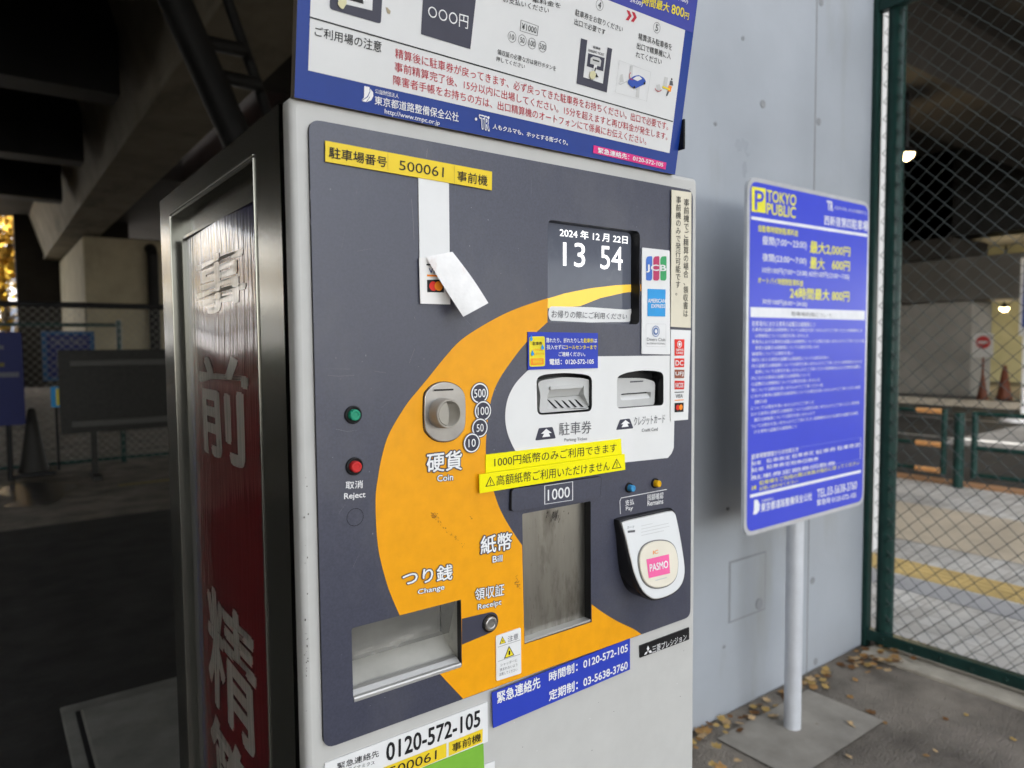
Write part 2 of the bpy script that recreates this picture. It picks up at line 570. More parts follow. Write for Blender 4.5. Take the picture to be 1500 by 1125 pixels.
C1 = crop(420, 0, 5); C2 = crop(700, 0, 4.5); C3 = crop(440, 180, 3.75); C4 = crop(740, 250, 4.0167)
C5 = crop(480, 500, 3.75); C6 = crop(730, 460, 3.75); C7 = crop(690, 690, 3.629); C8 = crop(450, 830, 3.815)
D1 = crop(1080, 250, 4.019); D2 = crop(1080, 520, 4.019); D3 = crop(1000, 0, 3); D4 = crop(1200, 350, 2.813)
D5 = crop(1000, 700, 2.648); PX = crop(0, 0, 1)
FW = FRONT.W

# ------------------------------------------------------------------ the setting: ground, roads, paths
def sheet(name, x0, y0, x1, y1, z, m, kind='structure'):
    b = MB()
    b.add([(x0, y0, z), (x1, y0, z), (x1, y1, z), (x0, y1, z)], [(0, 1, 2, 3)], m)
    return structure(b.build(name), kind)
sheet('ground', -250, -250, 300, 300, 0.0, asphalt)
sheet('unseen_rear_road', -12, -60, 3.0, -3.2, 0.004, mat('rear_asphalt', (0.045, 0.043, 0.040), 0.85, var=0.3, scale=2))  # unseen dark road added to darken reflections and upward bounce
sheet('left_shaded_ground', -9, 1.45, 3.0, 5.95, 0.003, mat('shaded_asphalt', (0.030, 0.029, 0.027), 0.85, var=0.4, scale=4, bump=0.4, bscale=120))  # darker sheet laid in, shade on the left ground put into its colour
sheet('far_plaza', -40, 32.2, 3.3, 51.5, 0.005, mat('plaza_paving', (0.45, 0.44, 0.42), 0.7, var=0.15, scale=1))
sheet('sidewalk', 3.34, -30, 7.40, 40, 0.010, paver)
sheet('road', 7.60, -60, 16.4, 80, 0.006, asphalt_road)
sheet('far_pavement', 16.6, -40, 30, 60, 0.012, mat('far_paving', (0.13, 0.125, 0.11), 0.85, var=0.2, scale=2))
b = MB()
b.rbox((7.40, -30, -0.05), (7.60, 40, 0.03), kerb_o, 0.01)
structure(b.build('near_kerb'))
b = MB()
b.rbox((16.4, -40, -0.05), (16.6, 60, 0.15), kerb_m, 0.02)
structure(b.build('far_kerb'))
b = MB()
for x in (10.9, 13.6):
    b.add([(x, -40, 0.012), (x + 0.16, -40, 0.012), (x + 0.16, 60, 0.012), (x, 60, 0.012)], [(0, 1, 2, 3)], line_m)
structure(b.build('road_marking'))
b = MB()
ty = -20.0
while ty < 30:
    b.rbox((4.33, ty, 0.0), (4.62, ty + 0.295, 0.018), tact_m, 0.004, 1)
    for k in range(4):
        b.rbox((4.36 + k * 0.068, ty + 0.02, 0.017), (4.39 + k * 0.068, ty + 0.275, 0.023), tact_m, 0.002, 1)
    ty += 0.30
structure(b.build('tactile_paving'))
sheet('paving_band', 5.1, -30, 6.3, 40, 0.014, mat('tan_paving', (0.54, 0.46, 0.35), 0.75, var=0.2, scale=2))
sheet('paving_band', 4.06, -30, 4.30, 40, 0.0135, mat('grey_paving', (0.36, 0.355, 0.36), 0.75, var=0.15, scale=2))
b = MB()
b.rbox((3.09, -8, -0.05), (3.33, 0.90, 0.016), mat('fence_kerb_stone', (0.42, 0.38, 0.31), 0.85, var=0.25, scale=8, bump=0.2, bscale=60), 0.008)
structure(b.build('fence_kerb'))
b = MB()
foot = [on_z(D5(*p), 0.004) for p in ((205, 945), (470, 915), (700, 990), (470, 1118))]
b.flat(lambda u, v, w: (u, v, w), [(2.02, 0.56), (2.60, 0.56), (2.60, 0.86), (2.02, 0.86)], 0.006, patch_m)
structure(b.build('concrete_footing'))
b = MB()
b.rbox((0.185, 1.15, -0.05), (1.3, 2.53, 0.012), slab_m, 0.006)
b.rbox((0.245, 1.25, 0.0), (1.24, 2.44, 0.022), slab_m, 0.008)
b.box((0.228, 1.2, 0.011), (0.246, 2.45, 0.0135), ink)
structure(b.build('concrete_cover'))
b = MB()
pud = [(0.33 + 0.26 * math.cos(t) * (1 + 0.35 * math.sin(3 * t + 1) + 0.2 * math.sin(7 * t)), 7.5 + 0.8 * math.sin(t) * (1 + 0.2 * math.cos(2 * t))) for t in np.linspace(0, 2 * math.pi, 40)[:-1]]
wet = mat('wet_patch', (0.03, 0.03, 0.028), 0.30, var=0.3, scale=3, bump=0.12, bscale=14)
b.flat(lambda u, v, w: (u, v, w), pud, 0.004, wet)
structure(b.build('puddle'))

# ------------------------------------------------------------------ viaduct, piers, walls
deck = thing('viaduct', 'dark concrete viaduct deck overhead with a long box girder and bracing', 'viaduct', (0, 0, 6))
b = MB()
b.box((-14, -16, 6.0), (0.0, 30, 6.9), concrete_d)  # stretched back out of view to block sky light from the left
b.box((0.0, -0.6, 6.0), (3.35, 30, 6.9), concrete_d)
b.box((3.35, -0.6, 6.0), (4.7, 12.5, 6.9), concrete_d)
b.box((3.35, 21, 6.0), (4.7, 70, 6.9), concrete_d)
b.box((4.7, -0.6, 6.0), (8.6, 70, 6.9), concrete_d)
b.box((8.6, -30, 6.0), (60, 70, 6.9), concrete_d)  # stretched back out of view to darken the far right
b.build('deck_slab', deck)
b = MB()
b.box((-3.0, 4, 9.5), (14, 45, 10.2), mat('gap_light_pink', (0.75, 0.55, 0.58), 0.8, var=0.3, scale=0.7))  # slab added above the deck gap, its pink stands for a patch of light
b.build('gap_slab', deck)
b = MB()
gc = mat('girder_concrete', (0.25, 0.22, 0.165), 0.8, var=0.25, scale=1.2, dirt=((0.06, 0.055, 0.045), 1.2, 0.55, 0.6, (1, 0.3, 1)))
b.box((1.87, 2.2, 4.50), (2.78, 30, 4.62), gc)
b.add([(1.90, 2.2, 4.62), (2.70, 2.2, 4.62), (2.70, 2.2, 6.0), (1.50, 2.2, 6.0), (1.90, 30, 4.62), (2.70, 30, 4.62), (2.70, 30, 6.0), (1.50, 30, 6.0)],
      [(0, 1, 2, 3), (4, 5, 6, 7), (0, 4, 7, 3), (1, 5, 6, 2)], gc)
b.build('girder', deck)
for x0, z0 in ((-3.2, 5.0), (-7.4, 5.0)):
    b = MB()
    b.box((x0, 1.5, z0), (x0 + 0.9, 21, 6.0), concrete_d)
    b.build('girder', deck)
for y in (6.0, 10.2, 14.4, 18.6):
    b = MB()
    b.box((-2.3, y, 4.75), (1.62, y + 0.55, 6.0), dark_steel)
    b.build('cross_beam', deck)
yb = float(on_z((1425, 140), 5.0)[1])
for k, (y0, z0, wd) in enumerate(((yb, 5.0, 1.3), (yb + 4.2, 4.6, 1.0), (yb + 9, 4.6, 1.0))):
    b = MB()
    b.box((5.2, y0, z0), (39, y0 + wd, 6.0), concrete_d)
    b.build('cross_beam', deck)
b = MB()
pa, pb = on_y((238, -40), 5.6), on_y((372, 260), 5.6)
b.tube([pa, pb], 0.13, dark_steel, 12)
pc, pd = on_y((330, -10), 5.9), on_y((400, 190), 5.9)
b.tube([pc, pd], 0.05, dark_steel, 8)
for q in ((300, 62), (322, 112)):
    a_ = on_y(q, 5.7); c_ = on_y((q[0] + 58, q[1] + 12), 5.8)
    b.tube([a_, c_], 0.06, dark_steel, 6)
b.build('brace', deck)

def pier(x0, y0, x1, y1, z1, m, label, name='concrete_pier'):
    t = thing(name, label, 'pier', ((x0 + x1) / 2, y0, 0))
    b = MB(); b.rbox((x0, y0, 0), (x1, y1, z1 - 0.06), m, 0.04); b.build('shaft', t)
    b = MB(); b.box((x0 + 0.3, y0 + 0.3, z1 - 0.07), (x1 - 0.3, y1 - 0.3, z1), dark_steel); b.build('bearing', t)
    return t
pier(2.33, 22.0, 4.6, 29.4, 4.5, pier_m, 'tan concrete pier under the girder beyond the left fence')
pp = MB()
pp.tube([(3.98, 21.7, 0), (3.98, 21.7, 4.0)], 0.15, dark_steel, 10)
pp.tube([(3.98, 21.7, 4.0), (3.98, 21.9, 4.2), (3.98, 22.05, 4.2)], 0.15, dark_steel, 10)
tag(pp.build('drain_pipe', base=(3.98, 21.7, 0)), 'dark drain pipe standing before the tan pier', 'pipe')

wall = thing('concrete_wall', 'pale fair faced concrete wall behind the payment machine and blue sign', 'wall', (1.9, 0.94, 0))
WALLP = Plane((0, 0.94, 0), (1, 0, 0), (0, 0, 1))
b = MB()
b.rbox((0.78, 0.94, 0), (3.183, 1.42, 6.0), concrete, 0.012)
sx = WALLP.P((1192, 300))[0]
b.box((sx - 0.0025, 0.9385, 0), (sx + 0.0025, 0.945, 6), mat('seam_grout', (0.24, 0.24, 0.235), 0.8))  # thin grey strip along the vertical seam
hole_m = mat('tie_hole_mortar', (0.27, 0.28, 0.29), 0.85)
for q in (D3(352, 458), D3(597, 535), D3(265, 168), D3(143, 545), D3(608, 10), D5(503, 398), D5(160, 655), D5(515, 712), D5(175, 120)):
    c = WALLP.P(q)
    big = 0.015 if q[0] > 1110 else 0.007
    b.lathe(WALLP.W, c, [(big, 0.0), (big, 0.0022), (big * 0.8, 0.0022), (big * 0.72, 0.0006)], hole_m, 18)
b.build('wall_face', wall)
hq = [WALLP.P(D5(*p)) for p in ((180, 325), (322, 283), (318, 512), (178, 562))]
b = MB()
hx0, hx1 = (hq[0][0] + hq[3][0]) / 2, (hq[1][0] + hq[2][0]) / 2
hz0, hz1 = (hq[2][1] + hq[3][1]) / 2, (hq[0][1] + hq[1][1]) / 2
o_ = [(hx0, hz0), (hx1, hz0), (hx1, hz1), (hx0, hz1)]
i_ = [(hx0 + 0.007, hz0 + 0.007), (hx1 - 0.007, hz0 + 0.007), (hx1 - 0.007, hz1 - 0.007), (hx0 + 0.007, hz1 - 0.007)]
b.prism(WALLP.W, o_, 0, 0.002, hole_m, holes=[i_])
b.prism(WALLP.W, i_, 0, 0.003, concrete)
c = WALLP.P(D5(293, 487))
b.lathe(WALLP.W, c, [(0.022, 0.003), (0.022, 0.006), (0.017, 0.006), (0.015, 0.004)], hole_m, 18)
b.build('hatch_cover', wall)
b = MB()
b.rbox((3.30, 1.62, 0), (4.74, 2.5, 6.0), concrete_w, 0.02)
tag(b.build('white_column', base=(4.0, 1.62, 0)), 'bright white column seen in the narrow gap beside the thick green post', 'column')
# added wall on the left, out of view: keeps daylight out of the underpass
b = MB()
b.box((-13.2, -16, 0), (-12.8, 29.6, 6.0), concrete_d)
tag(b.build('daylight_block_wall', base=(-13, 2, 0)), 'long dark concrete retaining wall along the left of the underpass', 'wall')

# ------------------------------------------------------------------ chain link fences
def mesh_wires(b, fn, u0, u1, v0, v1, pitch, r, m, n=3):
    """woven zigzag wires on surface fn(u, v, w)"""
    hp = pitch / 2
    cnt = int((u1 - u0) / hp)
    rows = int((v1 - v0) / hp)
    for i in range(cnt):
        x = u0 + i * hp
        path = []
        for j in range(rows + 1):
            out = (j % 2) == (i % 2)
            path.append(fn(x + (hp + 0.002 if out else -0.002), v0 + j * hp, 0.002 if out else -0.002))
        b.tube(path, r, m, n, caps=False)
FX = 3.21
fence = thing('chain_link_fence', 'dark green chain link fence meeting the concrete wall on the right', 'fence', (FX, 0.9, 0))
b = MB(); b.rbox((FX - 0.025, 0.925, 0.0), (FX + 0.025, 0.975, 2.90), green_steel, 0.004); b.build('frame_post', fence)
b = MB(); b.tube([(FX + 0.03, 0.868, 0.0), (FX + 0.03, 0.868, 3.6)], 0.036, green_steel, 20); b.build('post', fence)
b = MB(); b.tube([(FX + 0.03, -1.35, 0.0), (FX + 0.03, -1.35, 3.6)], 0.036, green_steel, 20); b.build('post', fence)
b = MB(); b.rbox((FX - 0.022, -4.0, 2.83), (FX + 0.022, 0.925, 2.885), green_steel, 0.004); b.build('rail', fence)
b = MB(); b.rbox((FX - 0.022, -4.0, 0.035), (FX + 0.022, 0.925, 0.085), green_steel, 0.004)
for k in range(14):
    b.lathe(Plane((FX - 0.022, 0, 0.06), (0, -1, 0), (0, 0, 1)).W, (-0.85 + k * 0.12, 0), [(0.007, 0), (0.007, 0.004), (0.004, 0.006)], green_steel, 8)
b.build('rail', fence)
b = MB()
mesh_wires(b, lambda u, v, w: (FX + w, u, v), -3.2, 0.935, 0.075, 2.835, 0.074, 0.0021, wire_m, 4)
b.build('wire_mesh', fence)

LY = 9.0
lf = thing('chain_link_fence', 'low chain link fence crossing the dark underpass on the left', 'fence', (1, LY, 0))
zt = float(on_y((120, 447), LY)[2])
for x in (-3.0, 1.33, 5.6):
    b = MB(); b.tube([(x, LY + 0.03, 0), (x, LY + 0.03, 1.72)], 0.03, green_steel, 10); b.build('post', lf)
b = MB(); b.tube([(-3, LY + 0.03, zt), (6, LY + 0.03, zt)], 0.035, dark_steel, 10); b.build('rail', lf)
b = MB(); b.tube([(-3, LY + 0.03, 1.66), (1.36, LY + 0.03, 1.66)], 0.022, green_steel, 8); b.build('rail', lf)
b = MB(); b.tube([(-3, LY + 0.03, 0.06), (6, LY + 0.03, 0.06)], 0.022, green_steel, 8); b.build('rail', lf)
b = MB(); mesh_wires(b, lambda u, v, w: (u, LY + w, v), -2.9, 5.5, 0.06, zt, 0.09, 0.0028, mat('galvanised_wire', (0.32, 0.31, 0.28), 0.5, 0.3), 3); b.build('wire_mesh', lf)

# ------------------------------------------------------------------ payment machine
PM = thing('payment_machine', 'tall white and stainless parking payment machine with slate and amber control panel', 'payment machine', (0.53, 0.3, 0))
XR, ZT, YB = 0.8235, 1.6315, 0.598
# side cladding with a recess for the red film
def LP(p, w=0): return LEFT.P(p, w)
LW = LEFT.W
ru0 = LP((256, 470))[0]; ru1 = LP((377, 470))[0]; rz1 = LP((316, 274))[1]
side_out = [(-YB, 0.0), (-0.030, 0.0), (-0.030, ZT), (-YB, ZT)]
rec = [(ru0, 0.12), (ru1, 0.12), (ru1, rz1), (ru0, rz1)]
b = MB()
b.flat(LW, side_out, 0, steel, [rec])
b.wall(LW, rec, -0.016, 0, steel)
b.box((XL + 0.016, 0.075, 0), (XR, YB, ZT - 0.001), steel)
b.add([(XR, 0.030, 0), (XR, 0.075, 0), (XR, 0.075, ZT), (XR, 0.030, ZT)], [(0, 1, 2, 3)], steel)
b.add([(XL, 0.03, ZT), (XR, 0.03, ZT), (XR, YB, ZT), (XL, YB, ZT)], [(0, 1, 2, 3)], steel)
b.add([(XL, YB, 0), (XR, YB, 0), (XR, YB, ZT), (XL, YB, ZT)], [(0, 1, 2, 3)], steel)
# raised trims along the recess and the door return
for u, wd, h in ((ru0 - 0.006, 0.004, 0.002), (ru1 + 0.002, 0.003, 0.002)):
    b.rbox((XL - h, -u - wd, 0.08), (XL + 0.002, -u, rz1 + 0.004), steel, 0.0012)
b.rbox((XL - 0.002, -ru1 - 0.004, rz1 + 0.004), (XL + 0.002, -ru0 + 0.006, rz1 + 0.008), steel, 0.0015)
ui0, ui1, zi1 = ru0 + 0.028, ru1 - 0.012, rz1 - 0.035
inn = [(ui0, 0.14), (ui1, 0.14), (ui1, zi1), (ui0, zi1)]
b.flat(LW, rec, -0.0155, steel, [inn])
b.prism(LW, [(ui0 - 0.004, 0.135), (ui1 + 0.004, 0.135), (ui1 + 0.004, zi1 + 0.004), (ui0 - 0.004, zi1 + 0.004)], -0.0155, -0.009, steel, holes=[inn])
b.build('cabinet', PM)
b = MB()
b.prism(FW, [(XL + 0.004, 0.0), (XR - 0.004, 0.0), (XR - 0.004, ZT - 0.004), (XL + 0.004, ZT - 0.004)], -0.031, -0.018, black_edge,
        holes=[[(XL + 0.022, 0.03), (XR - 0.022, 0.03), (XR - 0.022, ZT - 0.022), (XL + 0.022, ZT - 0.022)]])
b.build('door_seal', PM)
# red film with vertical lettering
b = MB()
NU, NV = 14, 60
def film_w(u, v):
    a = (u - ui0) / (ui1 - ui0)
    return -0.0135 + 0.004 * math.sin(math.pi * a) + 0.0012 * math.sin(v * 23 + a * 4) * math.sin(math.pi * a)
vs = []; fs = []
for j in range(NV + 1):
    for i in range(NU + 1):
        u = ui0 + (ui1 - ui0) * i / NU; v = 0.14 + (zi1 - 0.14) * j / NV
        vs.append(LW(u, v, film_w(u, v)))
edge, core = [], []
for j in range(NV):
    for i in range(NU):
        q = (j * (NU + 1) + i, j * (NU + 1) + i + 1, (j + 1) * (NU + 1) + i + 1, (j + 1) * (NU + 1) + i)
        (edge if i in (0, NU - 1) or j > NV - 3 else core).append(q)
b.add(vs, core, film_red, True)
b.add(vs, edge, film_navy, True)
def film_fn(u, v, w): return LW(u, v, film_w(u, v) + w)
um, uw = (ui0 + ui1) / 2, (ui1 - ui0) * 0.62
for ch, (ya, yb_) in zip('事前精算機', ((372, 455), (524, 672), (868, 1046), (1050, 1230), (1260, 1440))):
    za, zb = LP((318, ya), -0.01)[1], LP((328, yb_), -0.01)[1]
    b.text(film_fn, [(um - uw / 2, za), (um + uw / 2, za), (um + uw / 2, zb), (um - uw / 2, zb)], ch, film_white, 0.0006, 0.03)
b.build('side_sign', PM)
# white front door (a frame round the control panel)
pq = [FRONT.P(p) for p in ((448, 173), (1011, 281), (1009, 903), (474, 1093))]
px0, px1 = (pq[0][0] + pq[3][0]) / 2, (pq[1][0] + pq[2][0]) / 2
pz0, pz1 = (pq[2][1] + pq[3][1]) / 2, (pq[0][1] + pq[1][1]) / 2
door = [(XL, 0.0), (XR, 0.0), (XR, ZT), (XL, ZT)]
dr = rnd(door, 0.004, 3)
hole = [(px0 + 0.01, pz0 + 0.01), (px1 - 0.01, pz0 + 0.01), (px1 - 0.01, pz1 - 0.01), (px0 + 0.01, pz1 - 0.01)]
b = MB()
cen = np.array(((XL + XR) / 2, ZT / 2))
prof = [(0.0, -0.018), (0.0, -0.006), (0.0012, -0.003), (0.0034, -0.0008), (0.006, 0.0)]
rings = []
for ins, w in prof:
    rings.append((rnd([(XL + ins, ins), (XR - ins, ins), (XR - ins, ZT - ins), (XL + ins, ZT - ins)], 0.006, 3), w))
n = len(rings[0][0])
vs = []
for q, w in rings: vs += [FW(p[0], p[1], w) for p in q]
b.add(vs, [(k * n + i, k * n + (i + 1) % n, (k + 1) * n + (i + 1) % n, (k + 1) * n + i) for k in range(len(rings) - 1) for i in range(n)], white_paint, True)
b.flat(FW, rings[-1][0], 0.0, white_paint, [hole])
b.wall(FW, hole, -0.018, 0.0, white_paint)
chip = mat('paint_chip', (0.07, 0.06, 0.05), 0.7)
random.seed(21)
for k in range(26):
    q = (random.gauss(449, 2.2), random.choice((random.uniform(925, 1000), random.uniform(640, 1120), random.uniform(945, 990))))
    c = FRONT.P(q, 0.0008); r_ = random.uniform(0.0002, 0.0007)
    b.flat(FW, circ(c, r_, 6, r_ * random.uniform(0.6, 2.4)), 0.0003, chip)
for k in range(22):
    c = (random.uniform(XL + .02, XR - .02), random.uniform(0.78, pz0 - 0.01)); r_ = random.uniform(0.0003, 0.0007)
    b.flat(FW, circ(c, r_, 6), 0.0003, chip if k % 3 else inkwhite)
b.build('front_door', PM)

# --- control panel plate with its openings
PW = 0.004                                     # panel surface stands this far off the door
def F(c, *pts, w=PW): return [FRONT.P(c(*p), w) for p in pts]
outer = rnd([(px0, pz0), (px1, pz0), (px1, pz1), (px0, pz1)], 0.012)
disp = rnd(F(C4, (250, 893), (790, 905), (793, 358), (250, 287)), 0.008)
tick = rnd(F(C6, (212, 556), (513, 534), (513, 345), (470, 330), (360, 322), (250, 332), (208, 350)), [0.008, 0.008, 0.008, 0.01, 0.02, 0.01, 0.008])
card = rnd(F(C6, (650, 520), (906, 500), (906, 322), (860, 312), (790, 308), (700, 322), (650, 345)), [0.006, 0.006, 0.008, 0.008, 0.02, 0.008, 0.006])
bill = rnd(F(C7, (285, 918), (638, 800), (636, 160), (272, 228)), 0.002)
tray = rnd(F(C8, (258, 752), (862, 550), (858, 185), (247, 345)), 0.003)
b = MB()
b.flat(FW, outer, PW, panel_m, [disp, tick, card, bill, tray])
b.wall(FW, outer, 0.0, PW, black_edge)
for h in (disp, tick, card):
    b.wall(FW, h, -0.016, PW, black)
b.wall(FW, bill, -0.010, PW, black)
b.wall(FW, tray, -0.004, PW, black)
# amber crescent
A = smooth(F(C4, (250, 750), (125, 790), (0, 840)) + F(PX, (706, 477.5), (674, 499)) + F(C5, (640, 91), (560, 190), (490, 275), (430, 350), (340, 500), (300, 620), (275, 750), (262, 880), (275, 1125)) + F(C8, (440, 80), (476, 180), (516, 272)), 4, False)
A += F(C8, (858.5, 183.5), (864, 551))
A += F(C8, (737, 596))
zb_ = pz0 + 0.0006
A.append((F(C8, (870, 735))[0][0], zb_))
xe = FRONT.P(C7(905, 857), PW)
A += smooth([(xe[0], zb_)] + F(C7, (860, 838), (780, 800), (700, 752), (640, 708)), 4, False)
A += F(C7, (640.5, 802), (283, 920))
A += smooth(F(C7, (270.5, 395), (200, 290), (150, 195), (120, 110)) + F(C5, (880, 730), (868, 620), (870, 520), (880, 420), (895, 330), (930, 230), (1000, 120), (1095, 0)) + F(C6, (265, 48)) + F(C4, (247.5, 893)), 4, False)
A += F(C4, (248, 820))
b.flat(FW, A, PW + 0.0004, yellow_m)
b.flat(FW, F(C4, (794, 668), (806, 667), (806, 708), (794, 709)), PW + 0.0004, yellow_m)
# white field round the slots
Wp = F(C6, (300, 262), (420, 240), (547, 232), (945, 228)) + F(C6, (965, 250), (967, 500), (962, 735), (950, 765), (930, 790))
Wp += F(C6, (695, 815), (300, 840)) + smooth(F(C6, (140, 800), (95, 755), (62, 690), (42, 625), (36, 560), (43, 495), (62, 435), (100, 372), (160, 310)), 4, False)
b.flat(FW, Wp, PW + 0.0005, pwhite, [tick, card])
# dark bar holding the receipt button
q0 = FRONT.P(C7(97, 805), PW)
rr = abs(FRONT.P(C7(97, 860), PW)[1] - q0[1])
bar = F(C8, (862.5, 290)) + [(q0[0] + rr * math.cos(t), q0[1] + rr * math.sin(t)) for t in np.linspace(math.pi / 2, -math.pi / 2, 14)] + F(C8, (862.5, 435))
b.flat(FW, bar, PW + 0.0008, inkslate)
S = Sheet(FRONT, C5, PW + 0.0008, b)
for c, r, tx in (((835, 285), 56, '500'), ((853, 382), 54, '100'), ((836, 475), 51, '50'), ((792, 558), 52, '10')):
    S.w += 0.0003
    a, r_ = S.disc(c, r, inkslate, 0)
    S.disc(c, r, inkwhite, 0.0002, ring=0.0)
    S.disc(c, r * 0.86, inkslate, 0.0003)
    S.mb.ring(FW, circ(a, r_ * 1.09), circ(a, r_), S.w + 0.0001, inkslate)
    k = 0.225 * len(tx)
    S.mb.text(FW, [(a[0] - r_ * k, a[1] + r_ * .42), (a[0] + r_ * k, a[1] + r_ * .42), (a[0] + r_ * k, a[1] - r_ * .42), (a[0] - r_ * k, a[1] - r_ * .42)], tx, inkwhite, S.w + 0.0005, 0.005)
S.w = PW + 0.0008
OUT = (inkslate, 0.045)
S.t('硬貨', [(543, 617), (735, 597), (735, 703), (543, 720)], inkwhite, bold=0.026, outline=OUT)
S.t('Coin', [(600, 735), (687, 727), (686, 762), (600, 770)], inkwhite, bold=0.022, outline=OUT)
S.t('取消', [(98, 770), (193, 763), (192, 805), (98, 812)], inkwhite, bold=0.012)
S.t('Reject', [(90, 835), (207, 825), (205, 865), (90, 876)], inkwhite, bold=0.022)
S.disc((151, 966), 49, black_edge, 0, ring=0.05)
S.c = C7
S.t('紙幣', [(50, 348), (215, 322), (213, 415), (50, 443)], inkwhite, bold=0.026, outline=OUT)
S.t('Bill', [(113, 452), (165, 446), (164, 478), (113, 486)], inkwhite, bold=0.022, outline=OUT)
S.t('領収証', [(20, 625), (175, 597), (173, 660), (20, 688)], inkwhite, bold=0.018, outline=(inkslate, 0.035))
S.t('Receipt', [(35, 708), (160, 680), (158, 718), (35, 745)], inkwhite, bold=0.02, outline=OUT)
S.t('支払', [(818, 155), (866, 146), (865, 178), (818, 185)], inkwhite, bold=0.012)
S.t('Pay', [(822, 190), (860, 184), (858, 212), (822, 216)], inkwhite, bold=0.015)
S.t('残額確認', [(935, 125), (1022, 112), (1020, 145), (935, 158)], inkwhite, bold=0.008)
S.t('Remains', [(937, 160), (1020, 146), (1020, 172), (937, 186)], inkwhite, bold=0.015)
S.line((797, 143), (1040, 97), 0.0009, inkwhite)
S.line((797, 143), (790, 160), 0.0009, inkwhite)
S.line((790, 160), (793, 228), 0.0009, inkwhite)
S.c = C8
S.t('つり銭', [(532, 28), (812, -15), (808, 70), (532, 110)], inkwhite, bold=0.026, outline=OUT)
S.t('Change', [(617, 128), (765, 97), (763, 135), (617, 162)], inkwhite, bold=0.022, outline=OUT)
S.c = C6
S.poly([(222, 627), (298, 620), (316, 683), (202, 695)], inkslate, r=0.002)
arrow = [(262, 630), (292, 652), (276, 654), (284, 672), (240, 677), (250, 657), (233, 658)]
S.poly(arrow, inkwhite, 0.0004)
S.t('駐車券', [(333, 597), (512, 585), (510, 655), (333, 668)], inkgrey, bold=0.0)
S.t('Parking Ticket', [(362, 683), (487, 676), (487, 697), (362, 705)], inkgrey)
S.poly([(668, 580), (722, 574), (742, 628), (646, 637)], inkslate, r=0.002)
S.poly([(697, 582), (722, 600), (708, 602), (714, 618), (676, 622), (685, 604), (672, 606)], inkwhite, 0.0004)
S.t('クレジットカード', [(745, 565), (915, 550), (913, 598), (743, 615)], inkgrey, bold=0.0)
S.t('Credit Card', [(787, 630), (875, 622), (874, 640), (787, 648)], inkgrey, bold=0.005)
# scuffs scraped into the amber print
scuff = mat('rust_scuff', (0.30, 0.13, 0.03), 0.7)
scr = mat('pale_scratch', (0.22, 0.22, 0.25), 0.6)
S.c = C5
random.seed(3)
for k in range(46):
    t = random.random()
    x, y = 565 + 185 * t + random.gauss(0, 5), 942 + 190 * t + random.gauss(0, 5)
    l = random.uniform(2, 12) * (1.3 - t)
    S.line((x, y), (x + l * 0.7, y + l * 0.75), random.uniform(0.0002, 0.0007), scuff, 0.0001)
for k in range(16):
    x, y = random.gauss(582, 10), random.gauss(955, 10)
    S.line((x, y), (x + random.uniform(3, 10), y + random.uniform(1, 8)), 0.0006, scuff, 0.0001)
for k in range(10):
    x, y = random.gauss(785, 5), random.gauss(970, 6)
    S.line((x, y), (x + random.uniform(1, 6), y + random.uniform(1, 6)), 0.0003, scuff, 0.0001)
S.c = C7
for k in range(26):
    x, y = random.gauss(243, 7), random.gauss(590, 13)
    S.line((x, y), (x + random.uniform(2, 9), y + random.uniform(-6, 9)), 0.0005, scuff, 0.0001)
S.c = C3
for (x0, y0, x1, y1) in ((612, 420, 620, 520), (620, 520, 626, 640), (55, 370, 57, 420), (72, 930, 76, 1100), (700, 140, 694, 190), (628, 1065, 632, 1080), (52, 520, 60, 560)):
    S.line((x0, y0), (x1, y1), 0.0003, scr, -0.0006)
S.c = C5
for (x0, y0, x1, y1) in ((0, 186, 60, 192), (60, 192, 150, 186), (450, 120, 480, 40), (45, 482, 110, 496), (110, 496, 165, 488), (260, 165, 320, 172)):
    S.line((x0, y0), (x1, y1), 0.0002, scr, -0.0006)
random.seed(12)
for k in range(46):
    u = random.uniform(px0 + .015, px1 - .015); v = random.uniform(pz0 + .015, pz1 - .015); a_ = random.uniform(0, 3.14); l = random.uniform(.004, .03)
    p0 = (u, v); p1 = (u + l * math.cos(a_), v + l * math.sin(a_))
    if any(min(p[0] for p in h) - .01 < w_[0] < max(p[0] for p in h) + .01 and min(p[1] for p in h) - .01 < w_[1] < max(p[1] for p in h) + .01 for h in (disp, tick, card, bill, tray) for w_ in (p0, p1)) or not (px0 + .005 < p1[0] < px1 - .005 and pz0 + .005 < p1[1] < pz1 - .005):
        continue
    nx, ny = -math.sin(a_) * .00008, math.cos(a_) * .00008
    b.flat(FW, [(p0[0] + nx, p0[1] + ny), (p1[0], p1[1]), (p0[0] - nx, p0[1] - ny)], PW + 0.00021 + k * 1e-6, scr)
random.seed(11)
for k in range(130):
    u = random.uniform(px0 + .01, px1 - .01); v = random.uniform(pz0 + .01, pz1 - .01)
    if any(min(p[0] for p in h) - .004 < u < max(p[0] for p in h) + .004 and min(p[1] for p in h) - .004 < v < max(p[1] for p in h) + .004 for h in (disp, tick, card, bill, tray)):
        continue
    r_ = random.uniform(0.0002, 0.0006)
    b.flat(FW, circ((u, v), r_, 6, r_ * random.uniform(0.5, 2)), PW + 0.0002, scr)
panel = b.build('control_panel', PM)

